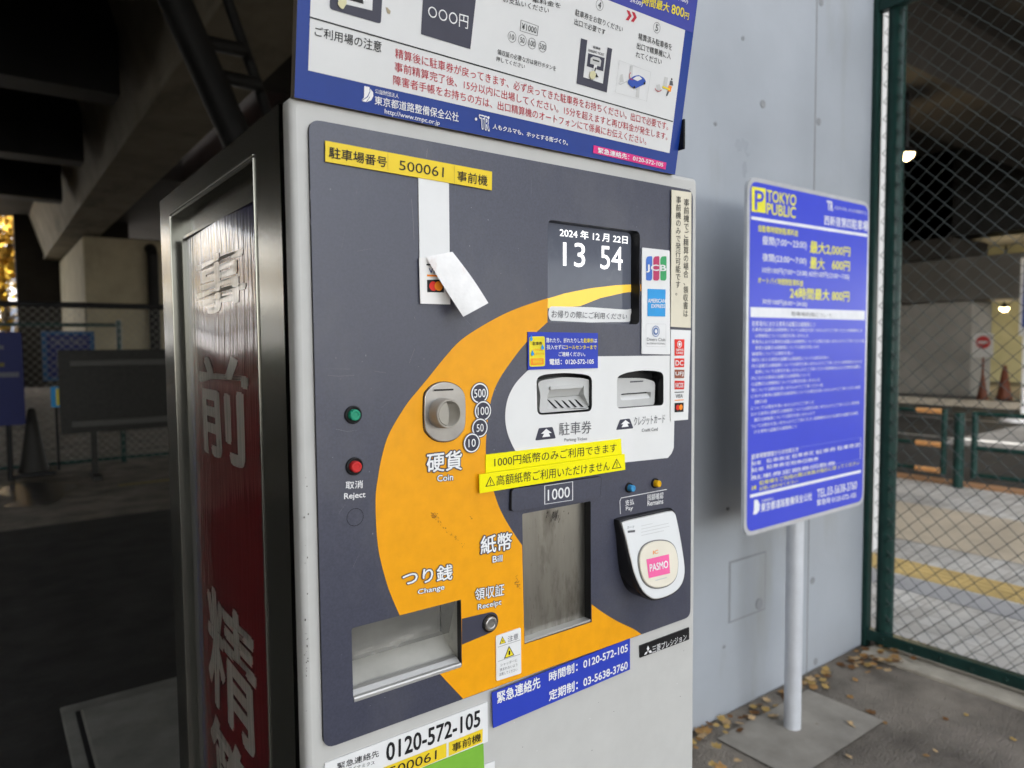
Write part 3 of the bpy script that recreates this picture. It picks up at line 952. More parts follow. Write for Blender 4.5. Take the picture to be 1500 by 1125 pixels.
# --- display
dw = -0.012
b = MB()
dq = rnd([(min(p[0] for p in disp) - 0.002, min(p[1] for p in disp) - 0.002), (max(p[0] for p in disp) + 0.01, min(p[1] for p in disp) - 0.002),
          (max(p[0] for p in disp) + 0.01, max(p[1] for p in disp) + 0.012), (min(p[0] for p in disp) - 0.002, max(p[1] for p in disp) + 0.012)], 0.002)
b.flat(FW, dq, dw, screen_bg)
S = Sheet(FRONT, C4, dw + 0.0004, b)
S.poly([(225, 760), (350, 722), (500, 692), (650, 674), (770, 668), (770, 710), (700, 718), (560, 750), (440, 797), (225, 812)], screen_y, 0)
S.t('2024 年 12 月 22日', [(320, 335), (720, 385), (718, 432), (320, 388)], screen_w, bold=0.008)
S.t('13', [(340, 420), (470, 428), (468, 570), (340, 560)], screen_w, bold=0.003)
S.t('54', [(560, 440), (690, 450), (688, 588), (560, 578)], screen_w, bold=0.003)
display = b.build('display', PM)
b = MB()
S = Sheet(FRONT, C4, dw + 0.0012, b)
S.poly([(262, 798), (500, 803), (712, 818), (748, 812), (738, 850), (735, 890), (500, 893), (262, 882), (252, 840)], paper, 0, r=0.004)
S.t('お帰りの際にご利用ください', [(272, 820), (718, 842), (714, 876), (272, 866)], inkgrey, bold=0.004)
b.build('sticker', display)

# --- coin slot
b = MB()
st = smooth(F(C5, (525, 310), (525, 465), (545, 510), (585, 542), (635, 551), (690, 538), (730, 500), (748, 450), (748, 315), (730, 265), (690, 235), (635, 223), (585, 234), (545, 264)), 3)
b.prism(FW, [(c_[0] + (p[0] - c_[0]) * 1.03, c_[1] + (p[1] - c_[1]) * 1.02) for c_ in [np.mean(st, 0)] for p in st], PW, PW + 0.0012, black_edge)
b.dome(FW, st, PW + 0.001, PW + 0.0035, coin_metal, 0.001)
sl_ = rnd(F(C5, (578, 278), (696, 272), (696, 255), (578, 260), w=PW + 0.0035), 0.002)
b.prism(FW, sl_, PW + 0.003, PW + 0.0044, coin_metal)
b.flat(FW, rnd(F(C5, (583, 274), (691, 269), (691, 260), (583, 264), w=PW + 0.0045), 0.0008), PW + 0.0047, black)
coin = b.build('coin_slot', PM)
b = MB()
kc = FRONT.P(C5(618, 392), PW)
kr = abs(FRONT.P(C5(640, 300), PW)[1] - FRONT.P(C5(640, 466), PW)[1]) / 2 * 0.97
k0 = PW + 0.003
b.lathe(FW, kc, [(kr * 1.04, k0), (kr * 1.0, k0 + 0.008), (kr * 0.97, k0 + 0.0145), (kr * 0.93, k0 + 0.0158), (kr * 0.86, k0 + 0.0158), (kr * 0.84, k0 + 0.015), (kr * 0.80, k0 + 0.0006), (kr * 0.3, k0 + 0.0003)], warm_plastic, 40)
hw = kr * 0.815
arc = [(kc[0] + hw * math.cos(t), kc[1] + hw * math.sin(t)) for t in np.linspace(math.radians(100), math.radians(262), 18)]
rid = [(kc[0] + hw * x_, kc[1] + hw * y_) for x_, y_ in ((-0.05, -0.8), (0.04, -0.4), (0.06, 0.0), (0.02, 0.4), (-0.10, 0.8))]
b.dome(FW, arc + rid, k0 + 0.003, k0 + 0.0150, warm_plastic, 0.0015)
b.build('knob', coin)

# --- push buttons
def button(c, rpx, cap, name='button', capk=0.62, hgt=0.007, c5=C5, bez=black, label=None):
    a = FRONT.P(c5(*c), PW)
    r = abs(FRONT.P(c5(c[0], c[1] + rpx), PW)[1] - a[1])
    b = MB()
    rc = r * capk
    b.lathe(FW, a, [(rc, PW), (rc, PW + hgt * 0.75), (rc * 0.93, PW + hgt * 0.95), (rc * 0.8, PW + hgt), (rc * 0.55, PW + hgt), (rc * 0.5, PW + hgt * 0.93)], cap, 24)
    o = b.build(name, PM)
    if label: o['label'] = label
    b = MB()
    b.lathe(FW, a, [(r, PW), (r, PW + 0.0018), (r * 0.93, PW + 0.0026), (r * 0.80, PW + 0.0026), (r * 0.74, PW + 0.0008)], bez, 28)
    b.build('bezel', o)
    return o
button((138, 403), 50, green_btn, label='green push button')
button((145, 686), 50, red_btn, label='red push button marked Reject')
button((838, 88), 27, blue_btn, capk=0.66, hgt=0.009, c5=C7, label='small blue button marked Pay')
button((976, 64), 27, yellow_btn, capk=0.66, hgt=0.009, c5=C7, label='small yellow button marked Remains')
button((97, 807), 48, coin_metal, capk=0.78, hgt=0.005, c5=C7, label='silver button below the word Receipt')

# --- ticket slot
b = MB()
b.flat(FW, [(min(p[0] for p in tick) - .003, min(p[1] for p in tick) - .003), (max(p[0] for p in tick) + .003, min(p[1] for p in tick) - .003), (max(p[0] for p in tick) + .003, max(p[1] for p in tick) + .003), (min(p[0] for p in tick) - .003, max(p[1] for p in tick) + .003)], -0.0155, black)
tw = -0.001
body = rnd(F(C6, (225, 545), (508, 522), (512, 366), (470, 352), (360, 346), (255, 360), (215, 375), (232, 440), w=tw), [.005, .005, .008, .008, .01, .008, .005, .005])
mouth = F(C6, (266, 522), (472, 522), (500, 512), (470, 440), (470, 396), (290, 402), (268, 450), w=tw)
b.prism(FW, body, -0.015, tw, grey_plastic, holes=[mouth])
fl = F(C6, (262, 530), (500, 522), (474, 455), (262, 462), w=tw)
m0 = F(C6, (262, 527), (502, 515), w=tw); m1 = F(C6, (268, 455), (474, 440), w=tw)
b.add([FW(*m0[0], tw - 0.001), FW(*m0[1], tw - 0.001), FW(*m1[1], -0.014), FW(*m1[0], -0.014)], [(0, 1, 2, 3)], grey_plastic)
t0 = F(C6, (268, 462), (476, 448), w=tw); t1 = F(C6, (285, 396), (472, 392), w=tw)
b.add([FW(*t0[0], -0.011), FW(*t0[1], -0.011), FW(*t1[1], -0.003), FW(*t1[0], -0.003)], [(0, 1, 2, 3)], grey_plastic)
lip = rnd(F(C6, (286, 416), (462, 404), (466, 390), (286, 398), w=0.002), 0.001)
b.prism(FW, lip, -0.006, 0.0025, grey_plastic)
for k in range(5):
    x = 292 + k * 36
    p0, p1, p2 = F(C6, (x, 466 - k * 2), (x + 34, 518 - k * 2), (x + 22, 518 - k * 2), w=tw)
    p3 = F(C6, (x + 8, 462 - k * 2), w=tw)[0]
    b.add([FW(*p0, -0.012), FW(*p1, tw), FW(*p2, tw - 0.0003), FW(*p3, -0.013), FW(p0[0], p0[1] - 0.001, -0.013)], [(0, 1, 2), (0, 1, 3), (0, 2, 4)], black)
b.build('ticket_slot', PM)
# --- card slot
b = MB()
b.flat(FW, [(min(p[0] for p in card) - .003, min(p[1] for p in card) - .003), (max(p[0] for p in card) + .003, min(p[1] for p in card) - .003), (max(p[0] for p in card) + .003, max(p[1] for p in card) + .003), (min(p[0] for p in card) - .003, max(p[1] for p in card) + .003)], -0.0158, black)
cw = -0.008
plate = rnd(F(C6, (640, 521), (858, 500), (862, 372), (800, 352), (640, 352), w=cw), [.004, .006, .006, .01, .004])
slot = rnd(F(C6, (672, 476), (838, 462), (838, 426), (672, 438), w=cw), 0.004)
b.prism(FW, plate, -0.0155, cw, grey_plastic, holes=[slot])
s0 = F(C6, (670, 478), (840, 464), w=cw); s1 = F(C6, (672, 448), (838, 436), w=cw)
b.add([FW(*s0[0], cw), FW(*s0[1], cw), FW(*s1[1], -0.015), FW(*s1[0], -0.015)], [(0, 1, 2, 3)], pwhite)
b.flat(FW, rnd(F(C6, (722, 377), (795, 372), (795, 365), (722, 369), w=cw), 0.001), cw + 0.0004, inkgrey)
b.build('card_slot', PM)
gl_scr = mat('bright_scratch', (0.45, 0.44, 0.41), 0.4, 0.5)
# --- bill slot: raised header plate, recessed shutter
b = MB()
hd = rnd(F(C7, (212, 218), (690, 140), (697, 28), (215, 95), w=PW + .004), 0.005)
b.dome(FW, hd, PW, PW + 0.004, panel_m, 0.0012, side=black_edge)
S = Sheet(FRONT, C7, PW + 0.0044, b)
S.frame([(390, 78), (542, 55), (542, 155), (390, 178)], inkwhite, 0.0011, 0)
S.t('1000', [(408, 100), (525, 82), (525, 138), (408, 158)], inkwhite, 0, bold=0.012)
b.build('bill_header', PM)
b = MB()
bx = [(min(p[0] for p in bill) - .004, min(p[1] for p in bill) - .012), (max(p[0] for p in bill) + .016, min(p[1] for p in bill) - .012), (max(p[0] for p in bill) + .016, max(p[1] for p in bill) + .012), (min(p[0] for p in bill) - .004, max(p[1] for p in bill) + .012)]
b.flat(FW, bx, -0.008, steel_dull)
random.seed(31)
smr = mat('shutter_smear', (0.085, 0.075, 0.065), 0.5)
SS = Sheet(FRONT, C7, -0.0078, b)
for k in range(34):
    x = random.gauss(450, 26); y = 205 + abs(random.gauss(0, 22)); l = random.uniform(6, 70) * math.exp(-abs(x - 445) / 40)
    SS.line((x, y), (x - l * 0.25, y + l), random.uniform(0.0002, 0.0011), smr, random.uniform(0, 0.0001))
for k in range(40):
    x = random.uniform(300, 620); y = random.uniform(260, 820)
    SS.line((x, y), (x + random.gauss(0, 2), y + random.uniform(3, 40)), 0.0002, smr if k % 2 else gl_scr, random.uniform(0, 0.0001))
ln = F(C7, (285, 914), (638, 797), (638, 790), (285, 903))
b.prism(FW, F(C7, (285, 917), (637, 799), (637, 789), (285, 906)), -0.008, PW - 0.0006, chrome)
b.build('bill_shutter', PM)
# --- change tray
b = MB()
tx0, tx1 = min(p[0] for p in tray), max(p[0] for p in tray); tz0, tz1 = min(p[1] for p in tray), max(p[1] for p in tray)
D_ = -0.042
tm = mat('tray_metal', (0.46, 0.45, 0.41), 0.45, 0.0, var=0.2, scale=12, dirt=((0.05, 0.05, 0.045), 14, 0.58, 0.7, (1, 1, 1)))
def tp(u, v, w): return FW(u, v, w)
b.add([tp(tx0 - .002, tz0 - .002, 0), tp(tx1 + .002, tz0 - .002, 0), tp(tx1 + .002, tz0 + .024, D_), tp(tx0 - .002, tz0 + .024, D_)], [(0, 1, 2, 3)], tm)
b.add([tp(tx0 - .002, tz0 - .002, 0), tp(tx0 - .002, tz1 + .002, 0), tp(tx0 - .002, tz1 + .002, D_), tp(tx0 - .002, tz0 + .024, D_)], [(0, 1, 2, 3)], tm)
b.add([tp(tx1 + .002, tz0 - .002, 0), tp(tx1 + .002, tz1 + .002, 0), tp(tx1 + .002, tz1 + .002, D_), tp(tx1 + .002, tz0 + .024, D_)], [(0, 1, 2, 3)], tm)
b.add([tp(tx0, tz1 + .002, 0), tp(tx1, tz1 + .002, 0), tp(tx1, tz1 + .002, D_), tp(tx0, tz1 + .002, D_)], [(0, 1, 2, 3)], tm)
b.add([tp(tx0, tz0, D_), tp(tx1, tz0, D_), tp(tx1, tz1, D_), tp(tx0, tz1, D_)], [(0, 1, 2, 3)], tm)
tr_o = b.build('change_tray', PM)
b = MB()
hsz = tz1 - tz0
sill = [(tz0 - .001, 0.0050), (tz0 + .002, 0.0054), (tz0 + .0035, 0.0046), (tz0 + .004, 0.001), (tz0 + .0075, -0.004), (tz0 + .0078, -0.010), (tz0 + .001, -0.010)]
vs = [FW(tx0 + .001, z, w) for z, w in sill] + [FW(tx1 - .001, z, w) for z, w in sill]
n = len(sill)
b.add(vs, [(i, (i + 1) % n, n + (i + 1) % n, n + i) for i in range(n)] + [tuple(range(n)), tuple(range(n, 2 * n))], chrome)
b.build('sill', tr_o)
b = MB()
NF = 8
vs = []; fs = []
for j in range(NF + 1):
    t = j / NF
    z = tz1 - hsz * 0.60 * t
    w = -0.004 - 0.016 * t
    vs += [FW(tx0 + .001, z, w), FW(tx1 - .001, z, w)]
fs = [(2 * j, 2 * j + 1, 2 * j + 3, 2 * j + 2) for j in range(NF)]
b.add(vs, fs, smoke, True)
b.build('flap', tr_o)
b_ = smoke.node_tree.nodes['Principled BSDF']
b_.inputs['Alpha'].default_value = 0.62
# --- contactless card reader
b = MB()
fo = [(808, 262), (930, 233), (1050, 207), (1078, 212), (1092, 240), (1112, 340), (1130, 450), (1138, 530), (1128, 590), (1100, 635), (1050, 668), (985, 687), (945, 676), (910, 645), (884, 600), (862, 545), (838, 450), (815, 350), (797, 285)]
fo = smooth(fo, 4)
def rw(y): return 0.011 + 0.024 * (y - 207) / 480
face3 = [(FRONT.P(C7(x, y), rw(y)), rw(y)) for x, y in fo]
n = len(face3)
cc = np.mean([p for p, w in face3], 0)
def sc(p, k): return tuple(cc + (np.array(p) - cc) * k)
vs = [FW(*sc(p, 1.03), PW) for p, w in face3] + [FW(*sc(p, 1.03), max(w - 0.004, PW + .001)) for p, w in face3] + [FW(*sc(p, 1.0), w - 0.0005) for p, w in face3] + [FW(*sc(p, 0.97), w) for p, w in face3]
b.add(vs, [(k * n + i, k * n + (i + 1) % n, (k + 1) * n + (i + 1) % n, (k + 1) * n + i) for k in range(3) for i in range(n)], blackgloss, True)
reader = b.build('card_reader', PM)
# plane of the tilted reader face
p_a = np.array(FW(*face3[0][0], face3[0][1])); p_b = np.array(FW(*face3[8][0], face3[8][1])); p_c = np.array(FW(*face3[44][0], face3[44][1]))
up = p_a - p_c; uu = np.array([1.0, 0, 0]); up = up - uu * (up @ uu)
RF = Plane(p_c, uu, up)
b = MB()
S = Sheet(RF, C7, 0.0006, b)
q = np.array(S.p(fo)); c_ = q.mean(0)
q2 = [tuple(c_ + (x - c_) * 0.975) for x in q]
b.dome(RF.W, q2, -0.001, 0.0018, mat('reader_white', (0.66, 0.67, 0.67), 0.3, var=0.02), 0.0012, side=chrome)
S.w = 0.0020
S.t('カード', [(830, 293), (868, 290), (868, 303), (830, 306)], inkgrey, 0, bold=0.01)
S.poly([(833, 317), (872, 313), (872, 325), (833, 329)], inkgrey, 0)
gl = mat('faint_grey_ink', (0.50, 0.50, 0.50), 0.4)
for k in range(4):
    S.line((905, 292 + k * 17), (905 + (60, 145, 150, 120)[k], 292 + k * 17 - (60, 145, 150, 120)[k] * 0.22), 0.0007, gl, 0)
b.build('face_plate', reader)
b = MB()
pad_px = [(890, 470), (900, 425), (925, 393), (965, 375), (1010, 370), (1050, 378), (1078, 405), (1092, 450), (1096, 500), (1088, 555), (1066, 590), (1030, 612), (985, 620), (945, 610), (915, 580), (897, 530)]
pad_px = smooth(pad_px, 4)
S = Sheet(RF, C7, 0.002, b)
q = np.array(S.p(pad_px)); c_ = q.mean(0)
b.prism(RF.W, [tuple(c_ + (x - c_) * 1.05) for x in q], 0.001, 0.0024, mat('pad_ring', (0.16, 0.16, 0.16), 0.3, 0.5))
b.dome(RF.W, [tuple(x) for x in q], 0.002, 0.0045, mat('pad_cream', (0.70, 0.65, 0.54), 0.35, var=0.03), 0.0015)
S.w = 0.0048
S.poly([(932, 470), (1052, 442), (1058, 543), (945, 570)], pasmo, 0)
S.t('PASMO', [(948, 497), (1045, 475), (1047, 513), (950, 535)], inkwhite, 0.0004, bold=0.03)
S.t('IC', [(968, 424), (995, 418), (995, 437), (968, 443)], orange_p, 0, bold=0.03)
S.line((980, 582), (1040, 566), 0.0012, gl, 0)
b.build('touch_pad', reader)

# --- stickers on the machine
def sticker(c, quad, m, name='sticker', w=PW + 0.0016, r=0.0, label=None):
    S = Sheet(FRONT, c, w)
    S.poly(quad, m, 0, r=r, thick=0.0012)
    S.done = lambda: (lambda o: (o.__setitem__('label', label) if label else None, o)[1])(S.mb.build(name, PM))
    return S
S = sticker(C3, [(137, 97), (1053, 268), (1052, 370), (137, 212)], ytape, w=PW + 0.0022, label='yellow strip with the number 500061')
S.t('駐車場番号', [(158, 130), (475, 190), (472, 245), (156, 192)], ink, bold=0.022)
S.t('500061', [(542, 205), (788, 245), (786, 300), (542, 258)], ink, bold=-0.004)
S.t('事前機', [(862, 262), (1028, 290), (1026, 348), (860, 318)], ink, bold=0.012)
for x, y in ((480, 163), (845, 232)):
    S.line((x, y), (x, y + 100), 0.0004, mat('tape_edge', (0.45, 0.33, 0.05), 0.5))
S.done()
S = sticker(C3, [(648, 300), (816, 330), (821, 790), (656, 770)], paper, w=PW + 0.0012, label='blank white strip')
S.done()
S = sticker(C3, [(653, 740), (820, 745), (824, 997), (660, 993)], paper_pink, w=PW + 0.0030, label='white sticker with card logos half covered by a peeling flap')
S.line((692, 779), (790, 781), 0.0016, ink)
S.line((695, 838), (790, 842), 0.002, orange_p)
S.t('VISA', [(705, 798), (782, 800), (782, 828), (705, 826)], mat('navy_ink', (0.02, 0.03, 0.15), 0.4), bold=0.02)
S.poly([(695, 862), (787, 860), (787, 932), (696, 930)], ink, 0.0004)
S.disc((729, 897), 26, red_p, 0.0007)
S.disc((757, 897), 26, orange_p, 0.0010)
S.done()
b = MB()
NI, NJ = 9, 18
vs = []; fs = []
for j in range(NJ + 1):
    t = j / NJ
    for i in range(NI + 1):
        s_ = i / NI
        l = np.array((690 + (895 - 690) * t - 4 * math.sin(math.pi * t), 735 + (1065 - 735) * t)); r_ = np.array((835 + (1033 - 835) * t + 8 * math.sin(math.pi * t), 708 + (990 - 708) * t))
        p = l * (1 - s_) + r_ * s_
        w = PW + 0.0045 + 0.017 * t ** 0.9 + 0.0015 * math.sin(math.pi * s_) + 0.0012 * math.sin(7 * t + 3 * s_) * t + (0.0012 if (j + i) % 3 == 0 else 0) * t
        vs.append(FW(*FRONT.P(C3(*p), w), w))
fs = [(j * (NI + 1) + i, j * (NI + 1) + i + 1, (j + 1) * (NI + 1) + i + 1, (j + 1) * (NI + 1) + i) for j in range(NJ) for i in range(NI)]
flapm = mat('peeling_paper', (0.80, 0.785, 0.77), 0.2, var=0.06, scale=70, bump=0.25, bscale=30, dirt=((0.60, 0.42, 0.36), 38, 0.58, 0.6, (1, 1, 0.4)))
b.add(vs, fs, flapm, True)
o = b.build('sticker', PM); o['label'] = 'peeling paper flap hanging off the panel'
# card brand strip beside the display
S = sticker(C4, [(806, 452), (968, 470), (971, 1082), (803, 1078)], paper, w=PW + 0.0018, r=0.002, label='white sticker with three card brand marks')
for x, m in ((828, jcb_b), (870, jcb_r), (912, jcb_g)):
    S.poly([(x, 520), (x + 8, 505), (x + 36, 503), (x + 36, 635), (x + 28, 648), (x, 645)], m, 0.0004, r=0.002)
S.t('JCB', [(829, 553), (944, 555), (944, 602), (829, 598)], inkwhite, 0.0008, bold=0.04)
S.poly([(836, 695), (943, 699), (941, 859), (836, 856)], blue_p, 0.0004)
S.t('AMERICAN', [(838, 753), (940, 755), (940, 778), (838, 777)], inkwhite, 0.0008, bold=0.02)
S.t('EXPRESS', [(858, 786), (938, 787), (938, 808), (858, 808)], inkwhite, 0.0008, bold=0.02)
S.frame([(827, 900), (945, 902), (944, 1037), (827, 1035)], gl, 0.0004, r=0.002)
S.disc((885, 945), 33, mat('diners_blue', (0.12, 0.20, 0.42), 0.4), 0.0004, ring=0.14)
S.disc((885, 945), 22, mat('diners_blue', (0.12, 0.20, 0.42), 0.4), 0.0004)
S.disc((885, 945), 12, paper, 0.0008)
S.t('Diners Club', [(833, 982), (940, 985), (940, 1003), (833, 1002)], inkgrey)
S.t('INTERNATIONAL', [(833, 1011), (940, 1013), (940, 1023), (833, 1022)], inkgrey)
S.done()
S = sticker(C4, [(980, 112), (1096, 128), (1092, 925), (975, 918)], cream, w=PW + 0.0026, label='tall cream sticker with vertical lettering')
S.t('\n'.join('事前機でご精算の場合、領収書は'), [(1050, 165), (1082, 167), (1074, 860), (1046, 858)], ink, bold=0.004)
S.t('\n'.join('事前機のみで発行可能です。'), [(1004, 150), (1034, 152), (1030, 735), (1000, 733)], ink, bold=0.004)
S.done()
S = sticker(C6, [(948, 85), (1057, 90), (1042, 580), (947, 588)], paper, w=PW + 0.0020, label='narrow white sticker with six small card marks')
for y0, y1, m, tx in ((138, 228, red_p, ''), (243, 292, red_p, 'DC'), (305, 352, brown_p, 'UFJ'), (366, 413, red_p, 'NICOS')):
    S.poly([(967, y0), (1021, y0 + 1), (1019, y1), (967, y1 + 1)], m, 0.0004)
    if tx:
        S.t(tx, [(971, y0 + 12), (1014, y0 + 12), (1013, y1 - 10), (971, y1 - 9)], inkwhite, 0.0008, bold=0.03)
S.disc((993, 166), 19, inkwhite, 0.0008, ring=0.25)
S.disc((993, 166), 9, inkwhite, 0.0008)
S.t('NEWS\nCARD', [(974, 190), (1014, 191), (1013, 220), (974, 219)], inkwhite, 0.0008, bold=0.03)
S.line((967, 430), (1018, 428), 0.0012, ink)
S.line((967, 474), (1017, 471), 0.0012, orange_p)
S.t('VISA', [(973, 441), (1013, 439), (1012, 459), (973, 461)], inkgrey, bold=0.02)
S.poly([(967, 489), (1017, 486), (1016, 537), (967, 540)], ink, 0.0004)
S.disc((984, 513), 15, red_p, 0.0007)
S.disc((1000, 512), 15, orange_p, 0.001)
S.done()
S = sticker(C6, [(162, 98), (547, 105), (547, 297), (163, 306)], bluest, w=PW + 0.0018, label='blue sticker with a yellow ticket drawing')
S.poly([(168, 124), (254, 122), (256, 286), (170, 290)], inkyellow, 0.0004, r=0.003)
S.t('駐車券', [(186, 152), (238, 152), (238, 171), (186, 172)], ink, 0.0008, bold=0.02)
for k in range(6):
    S.disc((193 + k * 10, 196), 5, orange_p, 0.0008, ring=0.3, n=10)
    S.disc((198 + k * 10, 218), 5, orange_p, 0.0008, ring=0.3, n=10)
S.poly([(176, 245), (246, 243), (247, 277), (177, 280)], orange_p, 0.0008, r=0.001)
for k in range(3):
    S.line((186, 253 + k * 8), (238, 252 + k * 8), 0.0008, inkyellow, 0.0012)
for x, y in ((178, 138), (185, 218), (240, 186)):
    S.poly([(x, y - 22), (x + 9, y), (x + 4, y + 10), (x - 5, y + 10), (x - 9, y)], blue_p, 0.0012)
S.t('濡れたり、折れたりした', [(260, 131), (466, 133), (466, 158), (260, 157)], inkwhite, bold=0.03)
S.t('駐車券', [(468, 133), (520, 134), (520, 158), (468, 158)], inkyellow, bold=0.03)
S.t('は', [(522, 136), (541, 136), (541, 157), (522, 157)], inkwhite, bold=0.03)
S.t('投入せずに', [(265, 169), (364, 169), (364, 194), (265, 194)], inkwhite, bold=0.03)
S.t('コールセンターまで', [(366, 171), (537, 171), (537, 193), (366, 193)], inkyellow, bold=0.03)
S.t('ご連絡ください。', [(330, 208), (476, 208), (476, 232), (330, 232)], inkwhite, bold=0.03)
S.t('電話：0120-572-105', [(280, 246), (523, 244), (523, 275), (280, 279)], inkwhite, bold=0.035)
S.done()
S = sticker(PX, [(711.5, 666), (909.7, 642.7), (911, 666), (711.5, 693)], ysticker, w=PW + 0.0016, label='upper lemon yellow sticker above the bill slot')
S.t('1000円紙幣のみご利用できます', [(724, 669.5), (903, 649), (903, 662), (724, 684.5)], ink, bold=0.0)
S.done()
S = sticker(PX, [(702, 695), (915, 665), (916, 688), (702.7, 722.7)], ysticker, w=PW + 0.0056, label='lower lemon yellow sticker with two warning triangles')
S.t('高額紙幣ご利用いただけません', [(727, 696.5), (893, 675), (893, 689), (727, 711.5)], ink, bold=0.0)
for (ax, ay) in ((718, 706), (903, 680)):
    S.poly([(ax, ay - 8.5), (ax + 7.2, ay + 5), (ax - 7.2, ay + 7)], ink, 0.0003)
    S.poly([(ax, ay - 6.2), (ax + 5.4, ay + 4), (ax - 5.4, ay + 5.6)], ysticker, 0.0006)
    S.line((ax, ay - 3.5), (ax, ay + 1.4), 0.0012, ink, 0.0009)
    S.line((ax, ay + 2.4), (ax, ay + 3.8), 0.0012, ink, 0.0009)
S.done()
S = sticker(C7, [(133, 878), (265, 832), (267, 1075), (135, 1117)], paper, w=PW + 0.0018, r=0.002, label='small white caution sticker with yellow triangles')
S.t('注意', [(195, 878), (250, 860), (250, 892), (195, 910)], inkgrey, bold=0.0)
for tri, k in (([(166, 878), (185, 912), (150, 922)], 1), ([(201, 928), (230, 978), (174, 998)], 2)):
    S.poly(tri, ink, 0.0003)
    c_ = np.mean(tri, 0)
    S.poly([tuple(c_ + (np.array(p) - c_) * 0.78) for p in tri], inkyellow, 0.0006)
    S.line((c_[0], c_[1] - 7 * k), (c_[0], c_[1] + 4 * k), 0.0012 * k, ink, 0.0009)
S.line((142, 936), (260, 897), 0.0004, inkgrey)
S.line((142, 1012), (260, 973), 0.0004, inkgrey)
for k, tx in enumerate(('シャッターに', '挟まれないよう', '注意してください')):
    y = 1018 + k * 25
    S.t(tx, [(155 - k * 3, y + 6), (245, y - 23), (245, y - 7), (155 - k * 3, y + 22)], inkgrey, bold=0.0)
S.done()
S = sticker(PX, [(720.8, 1014.8), (922.9, 935.2), (922.9, 980.7), (722.6, 1066.7)], bluest, w=0.0052, label='blue emergency contact sticker below the panel')
S.t('緊急連絡先', [(728, 1014), (791, 990), (791, 1007), (728, 1031)], inkwhite, bold=0.03)
S.t('時間制：0120-572-105', [(804, 985), (919, 941), (919, 955), (804, 999)], inkwhite, bold=0.03)
S.t('定期制：03-5638-3760', [(804, 1012), (919, 966), (919, 980.5), (804, 1027)], inkwhite, bold=0.03)
S.done()
S = sticker(C8, [(98, 1100), (1008, 757), (1010, 978), (105, 1370)], paper, w=0.0016, label='white contact label with large black telephone number')
S.t('0120-572-105', [(443, 990), (965, 800), (965, 888), (443, 1088)], ink, bold=0.032)
S.t('緊急連絡先', [(168, 1098), (400, 1022), (400, 1060), (168, 1135)], ink, bold=0.006)
S.t('ダイナミクス', [(225, 1122), (376, 1082), (376, 1104), (225, 1146)], ink, bold=0.0)
S.poly([(425, 1122), (777, 985), (777, 1063), (425, 1210)], ytape, 0.0005)
S.poly([(790, 982), (980, 905), (978, 980), (790, 1058)], ytape, 0.0005)
S.t('500061', [(455, 1122), (722, 1022), (720, 1073), (455, 1178)], ink, 0.0010, bold=-0.004)
S.t('事前機', [(808, 990), (970, 925), (968, 972), (808, 1036)], ink, 0.0010, bold=0.012)
S.done()
S = sticker(C8, [(300, 1265), (985, 990), (990, 1150), (310, 1420)], greenst, w=0.0030, label='green sticker at the bottom edge')
S.done()
S = sticker(C8, [(991, 1107), (1048, 1087), (1050, 1250), (993, 1275)], paper, w=0.0016, label='small white label at the bottom edge')
S.done()
b = MB()
S = Sheet(FRONT, C7, 0.0022, b)
S.poly([(898, 930), (1160, 832), (1160, 895), (900, 993)], black, 0, thick=0.002)
S.t('三菱プレシジョン', [(962, 930), (1145, 862), (1143, 898), (962, 968)], inkwhite, bold=0.004)
for p in ([(940, 927), (947, 942), (940, 958), (933, 944)], [(938, 958), (932, 972), (919, 978), (926, 964)], [(942, 957), (955, 951), (961, 963), (949, 968)]):
    S.poly(p, inkwhite, 0.0004)
b.build('nameplate', PM)
# fixing screws in the corners of the door
for q in (C4(1088, 120),):
    b = MB(); b.lathe(FW, FRONT.P(q), [(0.003, 0), (0.003, 0.001), (0.002, 0.0016)], chrome, 12); b.build('screw', PM)

# ------------------------------------------------------------------ instruction board on top of the machine
IB = thing('instruction_board', 'blue and white instruction board leaning out above the payment machine', 'sign', (0.5, 0.0, 1.634))
BH = 0.34
bx0, bx1 = 0.2405, 0.769
b = MB()
BWf = BOARD.W
b.prism(BWf, [(bx0, 0.0), (bx1, 0.0), (bx1, BH), (bx0, BH)], -0.010, 0.0, navy, side=mat('board_edge', (0.20, 0.17, 0.13), 0.6), back=True)
S = Sheet(BOARD, PX, 0.0006, b)
wl = BOARD.P((453, 50))[0]; wb = (BOARD.P((452, 99))[1] + BOARD.P((979, 227))[1]) / 2
wr = (BOARD.P((979, 227))[0] + BOARD.P((1004, 46))[0]) / 2; wt = BOARD.P((950, 23.4))[1]
b.flat(BWf, [(wl, wb), (wr, wb), (wr, wt), (wl, wt)], 0.0004, boardwhite)
b.flat(BWf, [(bx0 + .002, wt + .0002), (bx1 - .002, wt + .0002), (bx1 - .002, BH - .002), (bx0 + .002, BH - .002)], 0.0004, boardhead)
S.w = 0.0008
S.line((454, 25), (985.5, 178), 0.0013, ink, 0)
S.c = C1
S.poly([(318, -120), (700, -20), (690, 175), (315, 65)], inkslate, 0, r=0.003)
S.poly([(350, -120), (630, -40), (625, 78), (380, 20)], boardwhite, 0.0004)
S.poly([(380, -60), (555, -10), (560, 30), (385, -20)], ink, 0.0008)
S.poly([(378, -5), (432, -5), (437, 25), (425, 45), (410, 70), (388, 58), (370, 30)], mat('hand_yellow', (0.62, 0.58, 0.36), 0.5), 0.0012, r=0.001)
S.poly([(725, 52), (738, 55), (762, 82), (757, 103), (738, 98)], mat('torn_tape', (0.36, 0.30, 0.2), 0.6), 0)
S.poly([(1003, -100), (1385, 0), (1345, 360), (983, 250)], inkslate, 0)
S.t('○○○円', [(1035, 38), (1330, 118), (1325, 215), (1035, 128)], inkwhite, bold=0.0)
